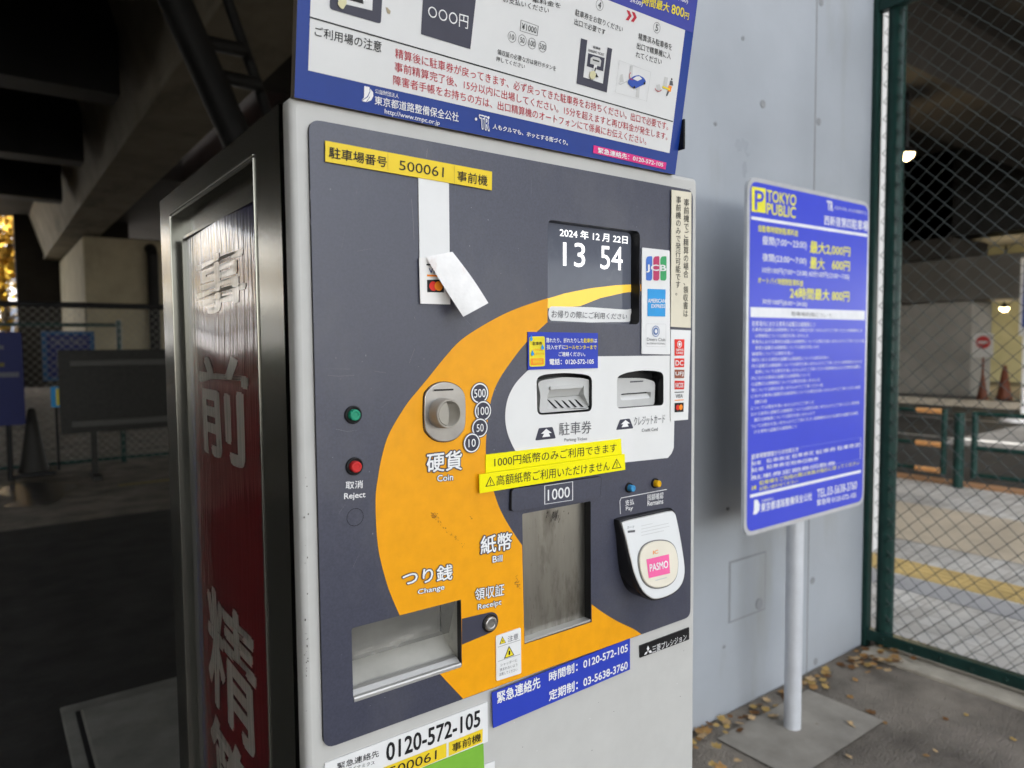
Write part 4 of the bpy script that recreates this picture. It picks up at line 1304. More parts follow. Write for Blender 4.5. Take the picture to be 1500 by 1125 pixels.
S.t('ご利用場の注意', [(205, 190), (697, 305), (692, 387), (205, 262)], ink, 0, bold=0.012)
S.t('公益財団法人', [(648, 648), (822, 690), (820, 722), (648, 682)], inkwhite, 0, bold=0.0)
S.t('東京都道路整備保全公社', [(645, 700), (1262, 825), (1258, 894), (645, 764)], inkwhite, 0, bold=0.012)
S.t('http://www.tmpc.or.jp', [(718, 796), (1122, 886), (1118, 927), (718, 842)], inkwhite, 0, bold=0.012)
S.poly([(568, 630), (606, 638), (608, 668), (590, 705), (548, 738), (566, 715)], inkwhite, 0)
S.poly([(612, 650), (632, 675), (634, 705), (618, 735), (585, 748), (610, 710)], inkwhite, 0)
S.poly([(552, 740), (595, 710), (612, 670), (610, 705), (580, 747)], inkwhite, 0)
S.c = PX
S.t('精算後に駐車券が戻ってきます、必ず戻ってきた駐車券をお持ちください。出口で必要です。', [(579, 70), (979, 179.5), (978.5, 191), (579, 85)], inkred, 0, bold=0.004)
S.t('事前精算完了後、15分以内に出場してください。15分を超えますと再び料金が発生します。', [(578, 90), (978, 195), (977.5, 205.8), (578, 104.5)], inkred, 0, bold=0.004)
S.t('障害者手帳をお持ちの方は、出口精算機のオートフォンにて係員にお伝えください。', [(576, 109.6), (947, 201), (946.5, 212.5), (576, 124)], inkred, 0, bold=0.004)
S.c = C2
S.t('TR', [(10, 762), (74, 778), (74, 858), (16, 842)], navy, 0.0002, outline=(inkwhite, 0.075))
S.disc((70, 775), 9, inkwhite, 0, n=12)
S.disc((-12, 785), 10, inkwhite, 0, n=12)
S.t('人もクルマも、ホッとする街づくり。', [(100, 815), (595, 927), (592, 958), (98, 848)], inkwhite, 0, bold=0.03)
S.poly([(763, 957), (1243, 1072), (1237, 1117), (760, 1008)], pinkst, 0)
S.t('緊急連絡先：0120-572-105', [(792, 972), (1222, 1070), (1218, 1102), (790, 1008)], inkwhite, 0.0004, bold=0.03)
S.t('車料金を', [(360, -22), (548, 20), (545, 56), (358, 14)], ink, 0, bold=0.004)
S.t('お支払いください', [(170, -28), (470, 52), (466, 90), (168, 12)], ink, 0, bold=0.004)
S.frame([(283, 130), (400, 172), (392, 238), (277, 203)], ink, 0.0007, 0)
S.t('¥1000', [(292, 150), (388, 181), (384, 220), (290, 192)], ink, 0, bold=0.006)
for c, tx in (((225, 243), '10'), ((293, 265), '50'), ((357, 287), '100'), ((427, 308), '500')):
    a, r_ = S.disc(c, 37, ink, 0, ring=0.07)
    k = 0.26 * len(tx)
    b.text(BWf, [(a[0] - r_ * k, a[1] + r_ * .5), (a[0] + r_ * k, a[1] + r_ * .5), (a[0] + r_ * k, a[1] - r_ * .5), (a[0] - r_ * k, a[1] - r_ * .5)], tx, ink, 0.0009)
S.t('領収証の必要な方は発行ボタンを', [(130, 322), (517, 437), (513, 470), (128, 358)], ink, 0, bold=0.002)
S.t('押してください', [(122, 370), (312, 424), (308, 454), (120, 402)], ink, 0, bold=0.002)
for c, tx in (((803, 33), '4'), ((1180, 183), '5')):
    a, r_ = S.disc(c, 37, ink, 0, ring=0.07)
    b.text(BWf, [(a[0] - r_ * .4, a[1] + r_ * .6), (a[0] + r_ * .4, a[1] + r_ * .6), (a[0] + r_ * .4, a[1] - r_ * .6), (a[0] - r_ * .4, a[1] - r_ * .6)], tx, ink, 0.0009)
S.t('駐車券をお取りください', [(645, 58), (958, 175), (952, 214), (640, 102)], ink, 0, bold=0.003)
S.t('出口で必要です', [(638, 120), (842, 194), (838, 232), (635, 162)], ink, 0, bold=0.003)
S.t('精算済み駐車券を', [(1060, 215), (1280, 290), (1278, 335), (1057, 260)], ink, 0, bold=0.003)
S.t('出口で精算機に入', [(1050, 278), (1275, 350), (1270, 393), (1047, 322)], ink, 0, bold=0.003)
S.t('れてください', [(1043, 338), (1213, 390), (1210, 428), (1040, 378)], ink, 0, bold=0.003)
for dx in (0, 34):
    S.poly([(980 + dx, 65 + dx * .3), (1000 + dx, 72 + dx * .3), (1014 + dx, 105 + dx * .3), (993 + dx, 136 + dx * .3), (974 + dx, 130 + dx * .3), (994 + dx, 101 + dx * .3)], inkred, 0)
S.poly([(680, 252), (722, 265), (695, 508), (825, 552), (855, 312), (886, 322), (850, 610), (650, 550)], inkslate, 0)
S.t('駐車券', [(762, 300), (810, 315), (808, 332), (760, 317)], ink, 0, bold=0.02)
S.t('PARKING TICKET', [(730, 322), (834, 354), (832, 370), (728, 338)], ink, 0, bold=0.01)
S.poly([(728, 350), (836, 382), (826, 470), (718, 436)], inkslate, 0)
S.poly([(742, 382), (760, 372), (800, 383), (812, 400), (806, 440), (738, 420)], grey_plastic, 0.0004)
S.poly([(755, 390), (798, 402), (797, 410), (754, 398)], ink, 0.0008)
S.poly([(764, 425), (785, 430), (770, 490), (752, 484)], boardwhite, 0.0008)
S.poly([(770, 445), (778, 447), (768, 478), (760, 476)], ink, 0.0010)
S.poly([(738, 472), (764, 468), (775, 490), (765, 522), (742, 522), (732, 500)], MATS['hand_yellow'], 0.0012)
S.poly([(775, 478), (793, 510), (772, 508)], ink, 0.0008)
S.frame([(932, 397), (1141, 475), (1114, 668), (906, 610)], gl, 0.0004, 0)
S.poly([(1004, 432), (1022, 436), (1018, 520), (1000, 515)], grey_plastic, 0)
S.poly([(1048, 566), (1068, 572), (1062, 645), (1040, 640)], grey_plastic, 0)
S.poly([(940, 492), (955, 488), (962, 540), (935, 545)], grey_plastic, 0)
S.poly([(922, 545), (940, 552), (1000, 525), (1000, 532), (940, 560)], gl, 0)
carb = mat('car_blue_ink', (0.03, 0.08, 0.38), 0.4)
S.poly([(988, 530), (1000, 520), (1030, 500), (1060, 495), (1092, 512), (1107, 535), (1100, 555), (1070, 568), (1035, 585), (1005, 570), (987, 548)], carb, 0.0004, r=0.002)
S.poly([(1018, 520), (1040, 505), (1062, 503), (1080, 520), (1050, 535)], boardwhite, 0.0008)
for x, y in ((1028, 575), (1095, 550)):
    S.disc((x, y), 9, ink, 0.0010, n=12)
for a_ in range(6):
    t0, t1 = 2.2 + a_ * 0.4, 2.6 + a_ * 0.4
    S.line((1022 + 26 * math.cos(t0), 500 - 26 * math.sin(t0)), (1022 + 26 * math.cos(t1), 500 - 26 * math.sin(t1)), 0.0009, inkred, 0.0006)
S.poly([(1230, 505), (1254, 512), (1246, 572), (1222, 566)], grey_plastic, 0)
S.poly([(1175, 560), (1200, 555), (1210, 600), (1180, 610)], grey_plastic, 0)
S.line((1215, 572), (1262, 590), 0.002, inkyellow, 0.0006)
for a_ in range(6):
    t0, t1 = 3.3 + a_ * 0.4, 3.7 + a_ * 0.4
    S.line((1190 + 24 * math.cos(t0), 578 - 24 * math.sin(t0)), (1190 + 24 * math.cos(t1), 578 - 24 * math.sin(t1)), 0.0009, inkred, 0.0006)
S.poly([(1268, 530), (1284, 534), (1288, 565), (1262, 560)], inkgrey, 0)
S.poly([(1256, 562), (1278, 570), (1270, 606), (1250, 600)], orange_p, 0.0004)
S.poly([(1250, 600), (1262, 604), (1248, 634), (1240, 630)], inkgrey, 0)
S.disc((1278, 522), 8, ink, 0, n=10)
S.t('時間最大', [(1090, -28), (1266, 22), (1258, 82), (1083, 30)], inkyellow, 0, bold=0.02)
S.t('800', [(1280, 28), (1362, 54), (1356, 114), (1275, 87)], inkyellow, 0, bold=0.02)
S.t('円', [(1364, 80), (1393, 89), (1388, 132), (1360, 123)], inkyellow, 0, bold=0.02)
S.t('24:00)', [(1004, -14), (1086, 14), (1083, 48), (1002, 18)], inkwhite, 0, bold=0.01)
S.t('7:00)', [(1322, -25), (1386, -4), (1383, 30), (1320, 8)], inkwhite, 0, bold=0.01)
b.build('board', IB)
b = MB()
b.rbox((bx1, -0.020, 1.660), (bx1 + 0.003, -0.004, 1.700), black, 0.001)
b.build('edge_clip', IB)
for x in (0.30, 0.70):
    b = MB()
    b.rbox((x, 0.014, 1.632), (x + 0.03, 0.05, 1.66), steel, 0.002)
    b.tube([(x + 0.015, 0.03, 1.64), (x + 0.015, -0.022, 1.86)], 0.009, steel, 8)
    b.build('bracket', IB)

# ------------------------------------------------------------------ parking tariff sign by the wall
TS = thing('parking_sign', 'blue parking tariff sign on a round silver pole before the concrete wall', 'sign', (2.235, 0.72, 0))
sx0, sx1, sz0, sz1 = 1.938, 2.697, 0.772, 1.917
b = MB()
so_ = rnd([(sx0, sz0), (sx1, sz0), (sx1, sz1), (sx0, sz1)], 0.045, 8)
NY = 26
b.prism(SIGN.W, so_, -0.012, 0.0, signrim, back=True)
si = rnd([(sx0 + .012, sz0 + .014), (sx1 - .012, sz0 + .014), (sx1 - .012, sz1 - .014), (sx0 + .012, sz1 - .014)], 0.036, 8)
b.flat(SIGN.W, si, 0.0008, signblue)
S = Sheet(SIGN, D1, 0.0014, b)
S.poly([(85, 92), (167, 105), (167, 250), (85, 240)], signyellow, 0)
S.t('P', [(104, 116), (158, 124), (150, 234), (104, 228)], signblue, 0.0006, bold=0.02)
S.t('TOKYO', [(175, 112), (348, 145), (345, 207), (175, 180)], signyellow, 0, bold=0.02)
S.t('PUBLIC', [(175, 190), (345, 217), (343, 280), (175, 255)], signyellow, 0, bold=0.02)
S.t('TR', [(528, 178), (563, 184), (563, 238), (532, 230)], signwhite, 0, bold=0.05)
S.t('人もクルマも、ホッとする街づくり。', [(572, 205), (765, 240), (763, 262), (572, 226)], signwhite, 0, bold=0.02)
S.t('西新宿第四駐車場', [(512, 262), (768, 297), (766, 357), (512, 318)], signwhite, 0, bold=0.02)
S.poly([(82, 268), (765, 373), (765, 390), (82, 287)], signwhite, 0)
S.t('自動車時間制駐車料金', [(125, 318), (360, 350), (358, 388), (125, 358)], signyellow, 0, bold=0.02)
S.t('昼間(7:00〜23:00)', [(148, 385), (410, 415), (408, 470), (148, 442)], signwhite, 0, bold=0.02)
S.t('最大2,000円', [(430, 412), (665, 450), (663, 507), (428, 487)], signyellow, 0, bold=0.025)
S.t('夜間(23:00〜7:00)', [(148, 485), (408, 510), (406, 560), (148, 540)], signwhite, 0, bold=0.02)
S.t('最大', [(430, 507), (515, 520), (513, 582), (428, 578)], signyellow, 0, bold=0.025)
S.t('600円', [(560, 522), (663, 538), (661, 592), (558, 584)], signyellow, 0, bold=0.025)
S.t('10分100円(7:00〜23:00) 60分100円(23:00〜7:00)', [(148, 565), (660, 608), (658, 648), (148, 607)], signwhite, 0, bold=0.015)
S.t('オートバイ時間制駐車料金', [(122, 625), (390, 645), (388, 682), (122, 662)], signyellow, 0, bold=0.02)
S.t('24時間最大 800円', [(312, 685), (660, 710), (658, 772), (310, 752)], signyellow, 0, bold=0.025)
S.t('30分100円(8:00〜24:00)', [(148, 752), (412, 772), (410, 807), (148, 790)], signwhite, 0, bold=0.015)
S.poly([(78, 803), (752, 825), (750, 880), (78, 862)], signwhite, 0)
S.t('駐車場利用について', [(318, 828), (555, 842), (555, 866), (318, 854)], inkgrey, 0.0006, bold=0.0)
# rule lines of small print (unreadable in the photo): rows of fine lettering
za = SIGN.P(D1(85, 900))[1]; zc = SIGN.P(D2(85, 455))[1]
u0_ = SIGN.P(D1(85, 900))[0]; uF = SIGN.P(D1(745, 960))[0]
lens = [.52, .98, .46, 1, .56, .33, .65, .98, .97, .48, .57, .60, .97, .12, .52, .96, .53, .95, .37]
small = '駐車場内における車両の盗難又は損傷等については責任を負いませんのでご了承ください'
for k, ln_ in enumerate(lens):
    z_ = za + (zc - za) * k / (len(lens) - 1)
    tx = (small[(k * 7) % 20:] + small)[: max(5, int(40 * ln_))]
    ind = 0.018 if k in (2, 4, 8, 13, 16, 18) else 0
    h_ = 0.0060 if k else 0.0085
    b.text(SIGN.W, [(u0_ + ind, z_ + h_), (u0_ + (uF - u0_) * ln_, z_ + h_), (u0_ + (uF - u0_) * ln_, z_ - h_), (u0_ + ind, z_ - h_)], tx, signwhite, 0.0014, 0.0)
S.c = D2
S.frame([(85, 590), (728, 485), (725, 612), (82, 740)], signwhite, 0.003, 0)
S.t('駐車場管理者からのお知らせ', [(85, 585), (360, 540), (360, 568), (85, 615)], signwhite, 0.0004, bold=0.02)
for x0_, x1_, y0_, y1_ in ((85, 140, 628, 620), (172, 312, 612, 588), (322, 450, 585, 562), (462, 580, 562, 540), (588, 722, 538, 515), (85, 155, 668, 656), (172, 478, 648, 598), (85, 578, 712, 622)):
    S.t('駐車券定期券回数券'[: max(2, int((x1_ - x0_) / 30))], [(x0_, y0_), (x1_, y1_), (x1_, y1_ + 24), (x0_, y0_ + 24)], signwhite, 0.0004, bold=0.01)
S.t('駐車場をご利用の際は係員の指示に従ってください', [(130, 742), (720, 622), (720, 645), (130, 768)], signyellow, 0, bold=0.01)
S.t('お問い合わせください', [(130, 778), (355, 732), (355, 752), (130, 800)], signyellow, 0, bold=0.01)
S.t('注意', [(82, 772), (112, 766), (112, 790), (82, 796)], signyellow, 0, bold=0.03)
S.poly([(75, 823), (728, 676), (728, 692), (75, 842)], signwhite, 0)
S.poly([(100, 855), (118, 850), (132, 880), (130, 915), (112, 938), (92, 938), (98, 915)], signwhite, 0)
S.t('公益財団法人', [(142, 852), (215, 836), (215, 852), (142, 868)], signwhite, 0, bold=0.02)
S.t('東京都道路整備保全公社', [(140, 874), (440, 808), (440, 852), (140, 926)], signwhite, 0, bold=0.025)
S.t('TEL.03-5638-3760', [(470, 792), (705, 742), (703, 788), (470, 842)], signwhite, 0, bold=0.02)
S.t('緊急時 0120-572-105', [(470, 853), (700, 803), (698, 840), (470, 888)], signwhite, 0, bold=0.02)
b.build('board', TS)
b = MB()
pxc = float(on_y((1163, 900), 0.742)[0])
b.tube([(pxc, 0.742, 0), (pxc, 0.742, 1.86)], 0.0295, galv, 28)
b.build('pole', TS)
for z in (0.95, 1.72):
    b = MB(); b.rbox((pxc - 0.09, 0.7125, z), (pxc + 0.09, 0.722, z + 0.05), steel, 0.002); b.build('bracket', TS)

# ------------------------------------------------------------------ fallen leaves
leafm = [mat('dry_leaf_pale', (0.52, 0.36, 0.19), 0.7, var=0.3, scale=60), mat('dry_leaf_tan', (0.36, 0.20, 0.07), 0.7, var=0.3, scale=60), mat('dry_leaf_brown', (0.16, 0.075, 0.025), 0.7, var=0.3, scale=60), mat('dry_leaf_yellow', (0.45, 0.30, 0.10), 0.7, var=0.3, scale=60)]
random.seed(5)
def leaf(b, x, y, z, s, m):
    a = random.uniform(0, 6.28); cu = random.uniform(0.1, 0.5); ti = random.uniform(-0.4, 0.4)
    pr = [(0, -.5), (.22, -.25), (.46, -.1), (.26, .06), (.34, .3), (.12, .28), (0, .55), (-.12, .28), (-.34, .3), (-.26, .06), (-.46, -.1), (-.22, -.25)]
    vs = []
    for u, v in [(0, 0)] + pr:
        w = cu * (u * u * 1.4 + v * v * 0.6) + ti * u
        vs.append((x + s * (u * math.cos(a) - v * math.sin(a)), y + s * (u * math.sin(a) + v * math.cos(a)), z + s * (w + 0.06) + 0.002))
    mn = min(v[2] for v in vs)
    vs = [(v[0], v[1], v[2] - mn + z + 0.002) for v in vs]
    b.add(vs, [(0, i, i % 12 + 1) for i in range(1, 13)], m, True)
b = MB()
for k in range(110):
    t = random.random() ** 1.3
    x = 1.55 + t * 1.55
    y = 0.93 - abs(random.gauss(0, 0.05 if x > 2.0 else 0.09)) - 0.02
    if 1.98 < x < 2.14: y = 0.92 - abs(random.gauss(0, 0.04))
    leaf(b, x, y, 0.0 + random.random() * (0.03 if x < 2.2 else 0.008), random.uniform(0.022, 0.05), random.choice(leafm))
for k in range(75):
    leaf(b, random.gauss(1.70, 0.07), random.gauss(0.66, 0.06), random.random() * 0.05, random.uniform(0.03, 0.06), leafm[random.choice((1, 2, 2, 1, 3))])
for k in range(40):
    leaf(b, random.gauss(3.08, 0.09), random.gauss(0.80, 0.05), random.random() * 0.03 + 0.006, random.uniform(0.022, 0.045), random.choice(leafm))
structure(b.build('leaf_litter'), 'stuff')
spots = [D5(530, 850), D5(650, 850), D5(730, 908), D5(500, 795), D5(660, 960), D5(785, 950), D5(1020, 935), D5(1282, 1015), D5(645, 1082), D5(945, 1078), D5(520, 960), D5(1100, 920), D5(980, 1060), D5(670, 785), D5(175, 990)]
for k, q in enumerate(spots):
    p = on_z(q, 0.004)
    b = MB(); leaf(b, p[0], p[1], 0.002, random.uniform(0.03, 0.055) if k < 5 else random.uniform(0.018, 0.03), leafm[k % 4])
    tag(b.build('fallen_leaf', base=(p[0], p[1], 0.002)), 'small dry leaf lying alone on the asphalt beside the sign footing', 'leaf', 'single leaves scattered on the asphalt')

# ------------------------------------------------------------------ beyond the right fence
GR = thing('guard_railing', 'low dark green guard railing along the kerb beyond the fence', 'railing', (7.36, 2.15, 0))
b = MB(); b.tube([(7.33, 2.15, 0), (7.33, 2.15, 0.72)], 0.045, green_steel, 14); b.build('post', GR)
amber = mat('amber_reflector', (0.65, 0.32, 0.12), 0.4)
for ya, ye in ((2.28, 6.2), (2.02, -1.6)):
    for z in (0.72, 0.40, 0.15):
        b = MB(); b.tube([(7.33, ya, z), (7.33, ye, z)], 0.022, green_steel, 8); b.build('rail', GR)
    for y in (ya, ye):
        b = MB(); b.tube([(7.33, y, 0.12 if y == ya else 0.0), (7.33, y, 0.74)], 0.028, green_steel, 10); b.build('post', GR)
for z in (0.72, 0.40, 0.15):
    b = MB(); b.tube([(7.305, 2.30, z), (7.305, 2.52, z)], 0.026, amber, 8); b.build('reflector', GR)
# far wall and pier line
FP = thing('concrete_pier', 'broad grey wall pier across the road beyond the fence', 'pier', (19.6, 7, 0))
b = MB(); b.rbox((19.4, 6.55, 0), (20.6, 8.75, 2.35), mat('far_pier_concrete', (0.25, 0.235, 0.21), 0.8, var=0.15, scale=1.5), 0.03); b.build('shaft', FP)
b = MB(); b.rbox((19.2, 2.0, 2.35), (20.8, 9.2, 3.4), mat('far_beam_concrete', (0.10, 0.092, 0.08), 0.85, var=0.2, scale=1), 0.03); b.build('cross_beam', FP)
b = MB(); b.box((19.0, 6.9, 3.4), (21.2, 8.4, 6.0), concrete_d); b.build('column', FP)
b = MB()
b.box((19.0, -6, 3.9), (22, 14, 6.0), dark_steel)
tag(b.build('far_girder', base=(20, 4, 3.9)), 'black girder spanning over the far side of the road', 'girder')
b = MB()
b.box((27.0, -3, 0), (27.4, 24, 6), mat('garage_wall_cream', (0.42, 0.40, 0.24), 0.8, var=0.15, scale=1))
tag(b.build('garage_wall', base=(27.2, 6, 0)), 'cream wall inside the lit garage entrance across the road', 'wall')
# small lamp hung in the entrance and the bright lamp under the deck
lampglow = mat('lamp_glow', (1, 0.9, 0.6), 0.4, emit=((1.0, 0.74, 0.34), 4))
def lamp(pos, size, label, power, hang, name='hanging_lamp'):
    t = thing(name, label, 'lamp', (pos[0], pos[1], pos[2]))
    b = MB()
    P_ = Plane(pos, (1, 0, 0), (0, 1, 0))
    b.lathe(P_.W, (0, 0), [(size, 0.0), (size * 0.95, -size * 0.35), (size * 0.6, -size * 0.8), (size * 0.2, -size * 1.0)], lampglow, 20)
    b.build('bulb', t)
    b = MB()
    b.lathe(P_.W, (0, 0), [(size * 1.15, -0.02), (size * 1.1, size * 0.2), (size * 0.6, size * 0.55), (0.04, size * 0.7)], black, 20)
    b.tube([(pos[0], pos[1], pos[2] + size * 0.6), (pos[0], pos[1], hang)], 0.03, black, 6)
    b.build('housing', t)
    l = bpy.data.lights.new('lamp_light', 'POINT'); l.energy = power; l.color = (1, 0.78, 0.45); l.shadow_soft_size = size
    o = bpy.data.objects.new('lamp_light', l); o.location = (0, 0, -size * 1.4); o.parent = t; COL.objects.link(o)
p = on_x((1328, 224), 11.0)
lamp(p, 0.105, 'bright warm lamp hanging under the dark deck beyond the fence', 14, 6.0)
p = on_x((1471, 450), 23.0)
lamp(p, 0.12, 'small yellow lamp lit in the garage entrance across the road', 35, 6.0)

def cone(x, y, s, m, label, z=0.0, name='traffic_cone', base_m=None):
    t = thing(name, label, 'traffic cone', (x, y, z))
    P_ = Plane((x, y, z), (1, 0, 0), (0, 1, 0))
    b = MB(); b.lathe(P_.W, (0, 0), [(0.15 * s, 0.03 * s), (0.12 * s, 0.12 * s), (0.035 * s, 0.68 * s), (0.02 * s, 0.70 * s)], m, 20); b.build('cone_body', t)
    b = MB(); b.rbox((x - 0.19 * s, y - 0.19 * s, z + 0.002), (x + 0.19 * s, y + 0.19 * s, z + 0.035 * s), base_m or black, 0.01); b.build('base', t)
    return t
conem = mat('cone_orange', (0.11, 0.032, 0.015), 0.5, var=0.15)
cone(18.3, float(on_x((1440, 540), 18.3)[1]), 0.85, conem, 'small orange cone below the no entry sign', 0.012)
cone(18.6, float(on_x((1472, 540), 18.6)[1]), 1.15, conem, 'taller orange cone to the right of the no entry sign', 0.012)
ne = on_x((1440, 506), 18.2)
NE = thing('no_entry_sign', 'white no entry sign board with red disc above the orange cone', 'sign', (18.2, ne[1], 0))
P_ = Plane((18.2, 0, 0), (0, -1, 0), (0, 0, 1))
b = MB()
u_, v_ = -ne[1], ne[2]
b.prism(P_.W, rnd([(u_ - .20, v_ - .27), (u_ + .20, v_ - .27), (u_ + .20, v_ + .27), (u_ - .20, v_ + .27)], .03), -0.02, 0, mat('dim_sign_white', (0.42, 0.41, 0.39), 0.5, var=0.15), back=True)  # board white darkened, the dim far side put into its colour
b.flat(P_.W, circ((u_, v_ + .07), 0.145), 0.004, mat('dim_red', (0.32, 0.03, 0.03), 0.5))  # red darkened for the dim far side as well
b.flat(P_.W, [(u_ - .10, v_ + .045), (u_ + .10, v_ + .045), (u_ + .10, v_ + .095), (u_ - .10, v_ + .095)], 0.008, MATS['dim_sign_white'])
b.build('board', NE)
b = MB(); b.tube([(18.23, ne[1], 0.012), (18.23, ne[1], ne[2] + .2)], 0.025, conem, 8); b.build('pole', NE)
# blue direction sign cut by the right edge
sp = on_x((1503, 430), 14.0)
BS = thing('direction_sign', 'blue sign board with white rim on a white post at the right edge', 'sign', (14.0, sp[1], 0))
P_ = Plane((14.0, 0, 0), (0, -1, 0), (0, 0, 1))
u_ = -float(on_x((1494, 430), 14.0)[1]); zA = float(on_x((1497, 378), 14.0)[2]); zB = float(on_x((1497, 492), 14.0)[2])
b = MB()
b.prism(P_.W, [(u_, zB), (u_ + 0.9, zB), (u_ + 0.9, zA), (u_, zA)], -0.04, 0, signrim, back=True)
b.flat(P_.W, [(u_ + .05, zB + .14), (u_ + 0.85, zB + .14), (u_ + 0.85, zA - .05), (u_ + .05, zA - .05)], 0.005, navy)
b.build('board', BS)
b = MB(); b.tube([(14.06, -u_ - 0.10, 0.01), (14.06, -u_ - 0.10, zA - .1)], 0.06, signwhite, 10); b.build('post', BS)
b = MB(); b.lathe(Plane((14.06, -u_ - 0.05, 0), (1, 0, 0), (0, 1, 0)).W, (0, 0), [(0.30, 0.01), (0.30, 0.05), (0.2, 0.09), (0.08, 0.1)], signwhite, 18); b.build('base', BS)

# ------------------------------------------------------------------ left background
q0 = on_y((-60, 486), 8.4); q1 = on_y((38, 622), 8.4)
LS = thing('parking_sign', 'dark blue parking sign board cut by the left edge in front of the low fence', 'sign', (q1[0] - .4, 8.4, 0))
P_ = Plane((0, 8.4, 0), (1, 0, 0), (0, 0, 1))
b = MB()
x1_, z0_, z1_ = q1[0], q1[2], q0[2]
dim_blue = mat('shaded_sign_blue', (0.008, 0.012, 0.085), 0.5)  # sign blue, white and yellow darkened, underpass shade put into the colours
dim_w = mat('shaded_sign_white', (0.10, 0.10, 0.12), 0.5)
dim_y = mat('shaded_sign_yellow', (0.12, 0.10, 0.02), 0.5)
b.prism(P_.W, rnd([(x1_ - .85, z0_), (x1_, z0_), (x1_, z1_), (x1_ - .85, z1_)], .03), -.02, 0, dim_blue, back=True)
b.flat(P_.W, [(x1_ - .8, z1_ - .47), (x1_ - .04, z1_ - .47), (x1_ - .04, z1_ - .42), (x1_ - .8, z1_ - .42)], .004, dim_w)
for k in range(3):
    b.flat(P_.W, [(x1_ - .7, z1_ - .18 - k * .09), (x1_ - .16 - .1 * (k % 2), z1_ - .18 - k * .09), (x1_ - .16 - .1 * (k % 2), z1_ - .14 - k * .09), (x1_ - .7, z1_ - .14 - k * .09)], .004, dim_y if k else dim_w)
b.build('board', LS)
for dx in (.15, .7):
    b = MB(); b.tube([(x1_ - dx, 8.44, 0), (x1_ - dx, 8.44, z1_ - .1)], .025, dark_steel, 8); b.build('post', LS)
a0 = on_y((60, 485), 9.1); a1 = on_y((141, 556), 9.1)
PS = thing('parking_sign', 'small blue board hung behind the wire mesh before the tan pier', 'sign', (float(a0[0] + a1[0]) / 2, 9.1, float(a1[2])))
P_ = Plane((0, 9.1, 0), (1, 0, 0), (0, 0, 1))
b = MB()
b.prism(P_.W, [(a0[0], a1[2]), (a1[0], a1[2]), (a1[0], a0[2]), (a0[0], a0[2])], -.02, 0, mat('dim_cyan', (0.012, 0.07, 0.17), 0.5), back=True)  # blues darkened, shade behind the fence put into the colour
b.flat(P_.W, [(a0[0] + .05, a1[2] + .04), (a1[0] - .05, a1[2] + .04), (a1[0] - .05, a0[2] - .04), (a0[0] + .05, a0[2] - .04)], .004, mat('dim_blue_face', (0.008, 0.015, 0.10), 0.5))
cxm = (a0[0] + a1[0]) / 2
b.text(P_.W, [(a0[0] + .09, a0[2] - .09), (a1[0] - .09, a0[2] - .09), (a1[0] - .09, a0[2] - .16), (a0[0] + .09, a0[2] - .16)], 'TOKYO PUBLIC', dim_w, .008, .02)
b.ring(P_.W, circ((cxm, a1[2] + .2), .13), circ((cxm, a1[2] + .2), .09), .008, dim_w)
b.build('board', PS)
for dx in (.08, -.08):
    b = MB(); b.tube([((a0[0] if dx > 0 else a1[0]) + dx, 9.08, float(a0[2]) - 0.02), ((a0[0] if dx > 0 else a1[0]) + dx, 9.08, zt)], .006, black, 6); b.build('hanger', PS)
a0 = on_y((84, 513), 8.0); a1 = on_y((300, 622), 8.0)
BB = thing('barrier_board', 'black slatted barrier board standing on legs before the wire fence', 'barrier', (float(a0[0] + a1[0]) / 2, 8.0, 0))
brd = mat('black_board', (0.022, 0.021, 0.018), 0.5, var=0.3)
b = MB(); b.rbox((a0[0], 8.0, a1[2]), (a1[0], 8.04, a0[2]), brd, .005)
b.build('panel', BB)
rl = mat('board_rail_grey', (0.07, 0.068, 0.062), 0.5)
for z in (a0[2] - .14, a1[2] + .10):
    b = MB(); b.rbox((a0[0] + .1, 7.97, z - .03), (a1[0] - .05, 8.0, z + .03), rl, .005); b.build('rail', BB)
for x in (a0[0] + .3, a1[0] - .25):
    b = MB(); b.rbox((x - .03, 8.04, 0), (x + .03, 8.1, a0[2] - .05), brd, .004); b.rbox((x - .04, 7.85, 0.0), (x + .04, 8.3, .05), brd, .004); b.build('leg', BB)
cone(float(on_y((50, 690), 8.75)[0]), 8.75, 1.05, mat('cone_dark', (0.03, 0.028, 0.025), 0.6), 'dark traffic cone standing before the low fence at left')
# small yellow and blue notice board beside the barrier
a0 = on_y((74, 567), 8.85); a1 = on_y((90, 596), 8.85)
b = MB()
P_ = Plane((0, 8.85, 0), (1, 0, 0), (0, 0, 1))
b.prism(P_.W, [(a0[0], a1[2]), (a1[0], a1[2]), (a1[0], a0[2]), (a0[0], a0[2])], -.02, 0, blue_p, back=True)
b.flat(P_.W, [(a0[0] + .05, a1[2] + .02), (a1[0] - .02, a1[2] + .02), (a1[0] - .02, a0[2] - .02), (a0[0] + .05, a0[2] - .02)], .004, inkyellow)
b.tube([(float(a0[0] + a1[0]) / 2, 8.88, 0), (float(a0[0] + a1[0]) / 2, 8.88, a0[2])], .015, black, 6)
tag(b.build('notice_plate', base=(float(a0[0] + a1[0]) / 2, 8.85, 0)), 'little blue and yellow notice plate left of the black barrier', 'sign')
# painted bay line on the ground
sheet('bay_marking', 1.05, 7.35, 1.9, 7.47, 0.004, mat('faded_yellow_paint', (0.35, 0.29, 0.12), 0.8, var=0.3, scale=20))

b = MB()
b.rbox((1.05, 29.5, 0), (4.6, 30.0, 6.0), concrete_d, 0.03)  # added wall, narrows the bright opening at the far end
tag(b.build('opening_block_wall', base=(2.9, 29.5, 0)), 'dark abutment wall far behind the tan pier', 'wall')
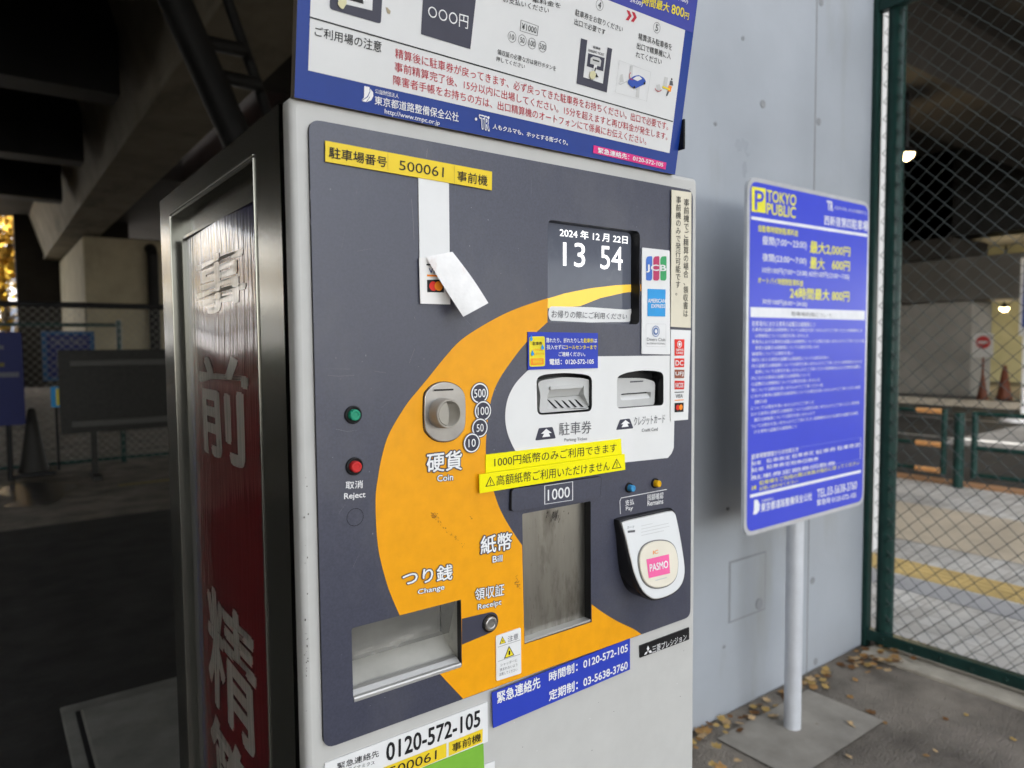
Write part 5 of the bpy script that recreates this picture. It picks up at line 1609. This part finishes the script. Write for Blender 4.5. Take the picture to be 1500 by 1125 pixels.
# hedge added out of view: darkens the low part of the cabinet side reflection
b = MB()
hr = random.Random(9)
hd_m = [mat('hedge_green', (0.030, 0.045, 0.018), 0.7, var=0.3, scale=3), mat('hedge_dark', (0.015, 0.024, 0.010), 0.7, var=0.3, scale=3)]
b.box((-26, 31.2, 0), (-0.9, 31.9, 1.4), hd_m[1])
for k in range(5200):
    p = np.array([hr.uniform(-26, -0.7), hr.uniform(31.0, 32.0), hr.uniform(0.05, 1.75)])
    if 31.25 < p[1] < 31.85 and p[2] < 1.35: p[1] = 31.1
    u = np.array([hr.gauss(0, 1) for _ in range(3)]); u /= np.linalg.norm(u)
    v = np.cross(u, [hr.gauss(0, 1) for _ in range(3)]); v /= np.linalg.norm(v)
    s_ = hr.uniform(.06, .13)
    b.add([p - u * s_, p + v * s_ * .7, p + u * s_, p - v * s_ * .7], [(0, 1, 2, 3)], hd_m[k % 2])
tag(b.build('hedge', base=(-13, 31.5, 0)), 'dark clipped hedge closing the far left end of the underpass', 'hedge')
# trees and buildings in the daylight beyond the left end of the underpass
barkm = mat('bark', (0.10, 0.075, 0.05), 0.9, var=0.3, scale=8)
def tree(x, y, h, r, cols, label, seed):
    rnd_ = random.Random(seed)
    t = thing('ginkgo_tree', label, 'tree', (x, y, 0))
    b = MB()
    b.tube([(x, y, 0), (x + .1, y, h * .35), (x, y + .1, h * .7), (x, y, h * .95)], [r * .09, r * .07, r * .04, .03], barkm, 10)
    for k in range(9):
        a = rnd_.uniform(0, 6.28); z = h * rnd_.uniform(.3, .75); l = r * rnd_.uniform(.5, .9)
        b.tube([(x, y, z), (x + math.cos(a) * l * .6, y + math.sin(a) * l * .6, z + l * .35), (x + math.cos(a) * l, y + math.sin(a) * l, z + l * .5)], [r * .035, r * .02, .02], barkm, 6)
    b.build('trunk', t)
    b = MB()
    clumps = [(rnd_.gauss(0, .42) * r, rnd_.gauss(0, .42) * r, h * rnd_.uniform(.28, 1.0), r * rnd_.uniform(.18, .36)) for _ in range(34)]
    for cx_, cy_, cz_, cr in clumps:
        m = rnd_.choice(cols)
        for _ in range(110):
            d = np.array([rnd_.gauss(0, 1) for _ in range(3)]); d /= np.linalg.norm(d)
            p = np.array([x + cx_, y + cy_, cz_]) + d * cr * rnd_.uniform(.4, 1)
            u = np.array([rnd_.gauss(0, 1) for _ in range(3)]); u /= np.linalg.norm(u)
            v = np.cross(u, d); v /= np.linalg.norm(v) + 1e-6
            s_ = rnd_.uniform(.08, .17)
            b.add([p - u * s_, p + v * s_ * .7, p + u * s_, p - v * s_ * .7], [(0, 1, 2, 3)], m)
    b.build('crown', t)
lg = [mat('ginkgo_yellow', (0.55, 0.36, 0.04), 0.7, var=0.2, scale=3), mat('ginkgo_gold', (0.42, 0.25, 0.03), 0.7, var=0.2, scale=3), mat('leaf_green', (0.09, 0.12, 0.03), 0.7, var=0.2, scale=3)]
tree(0.7, 33.6, 7.5, 2.5, lg[:2], 'golden ginkgo tree glowing at the far left end of the underpass', 1)
tree(-7.5, 38, 9.5, 3.2, lg, 'green and gold ginkgo tree outside the underpass, left of the golden one', 2)
tree(-14, 36, 9, 3.2, lg[1:], 'greener ginkgo tree furthest left outside the underpass', 3)
b = MB()
fac = mat('far_building_tile', (0.62, 0.61, 0.60), 0.6, var=0.1, scale=1)
win = mat('far_window_glass', (0.08, 0.09, 0.11), 0.1)
B_ = thing('office_building', 'pale tiled building far behind the golden trees', 'building', (-6, 52, 0))
b.box((-22, 52, 0), (14, 60, 9), fac); b.build('wall', B_)
for r_ in range(2):
    for k in range(11):
        b = MB(); b.box((-21 + k * 3.2, 51.9, 2 + r_ * 3.4), (-19 + k * 3.2, 52.05, 3.9 + r_ * 3.4), win); b.build('window', B_)
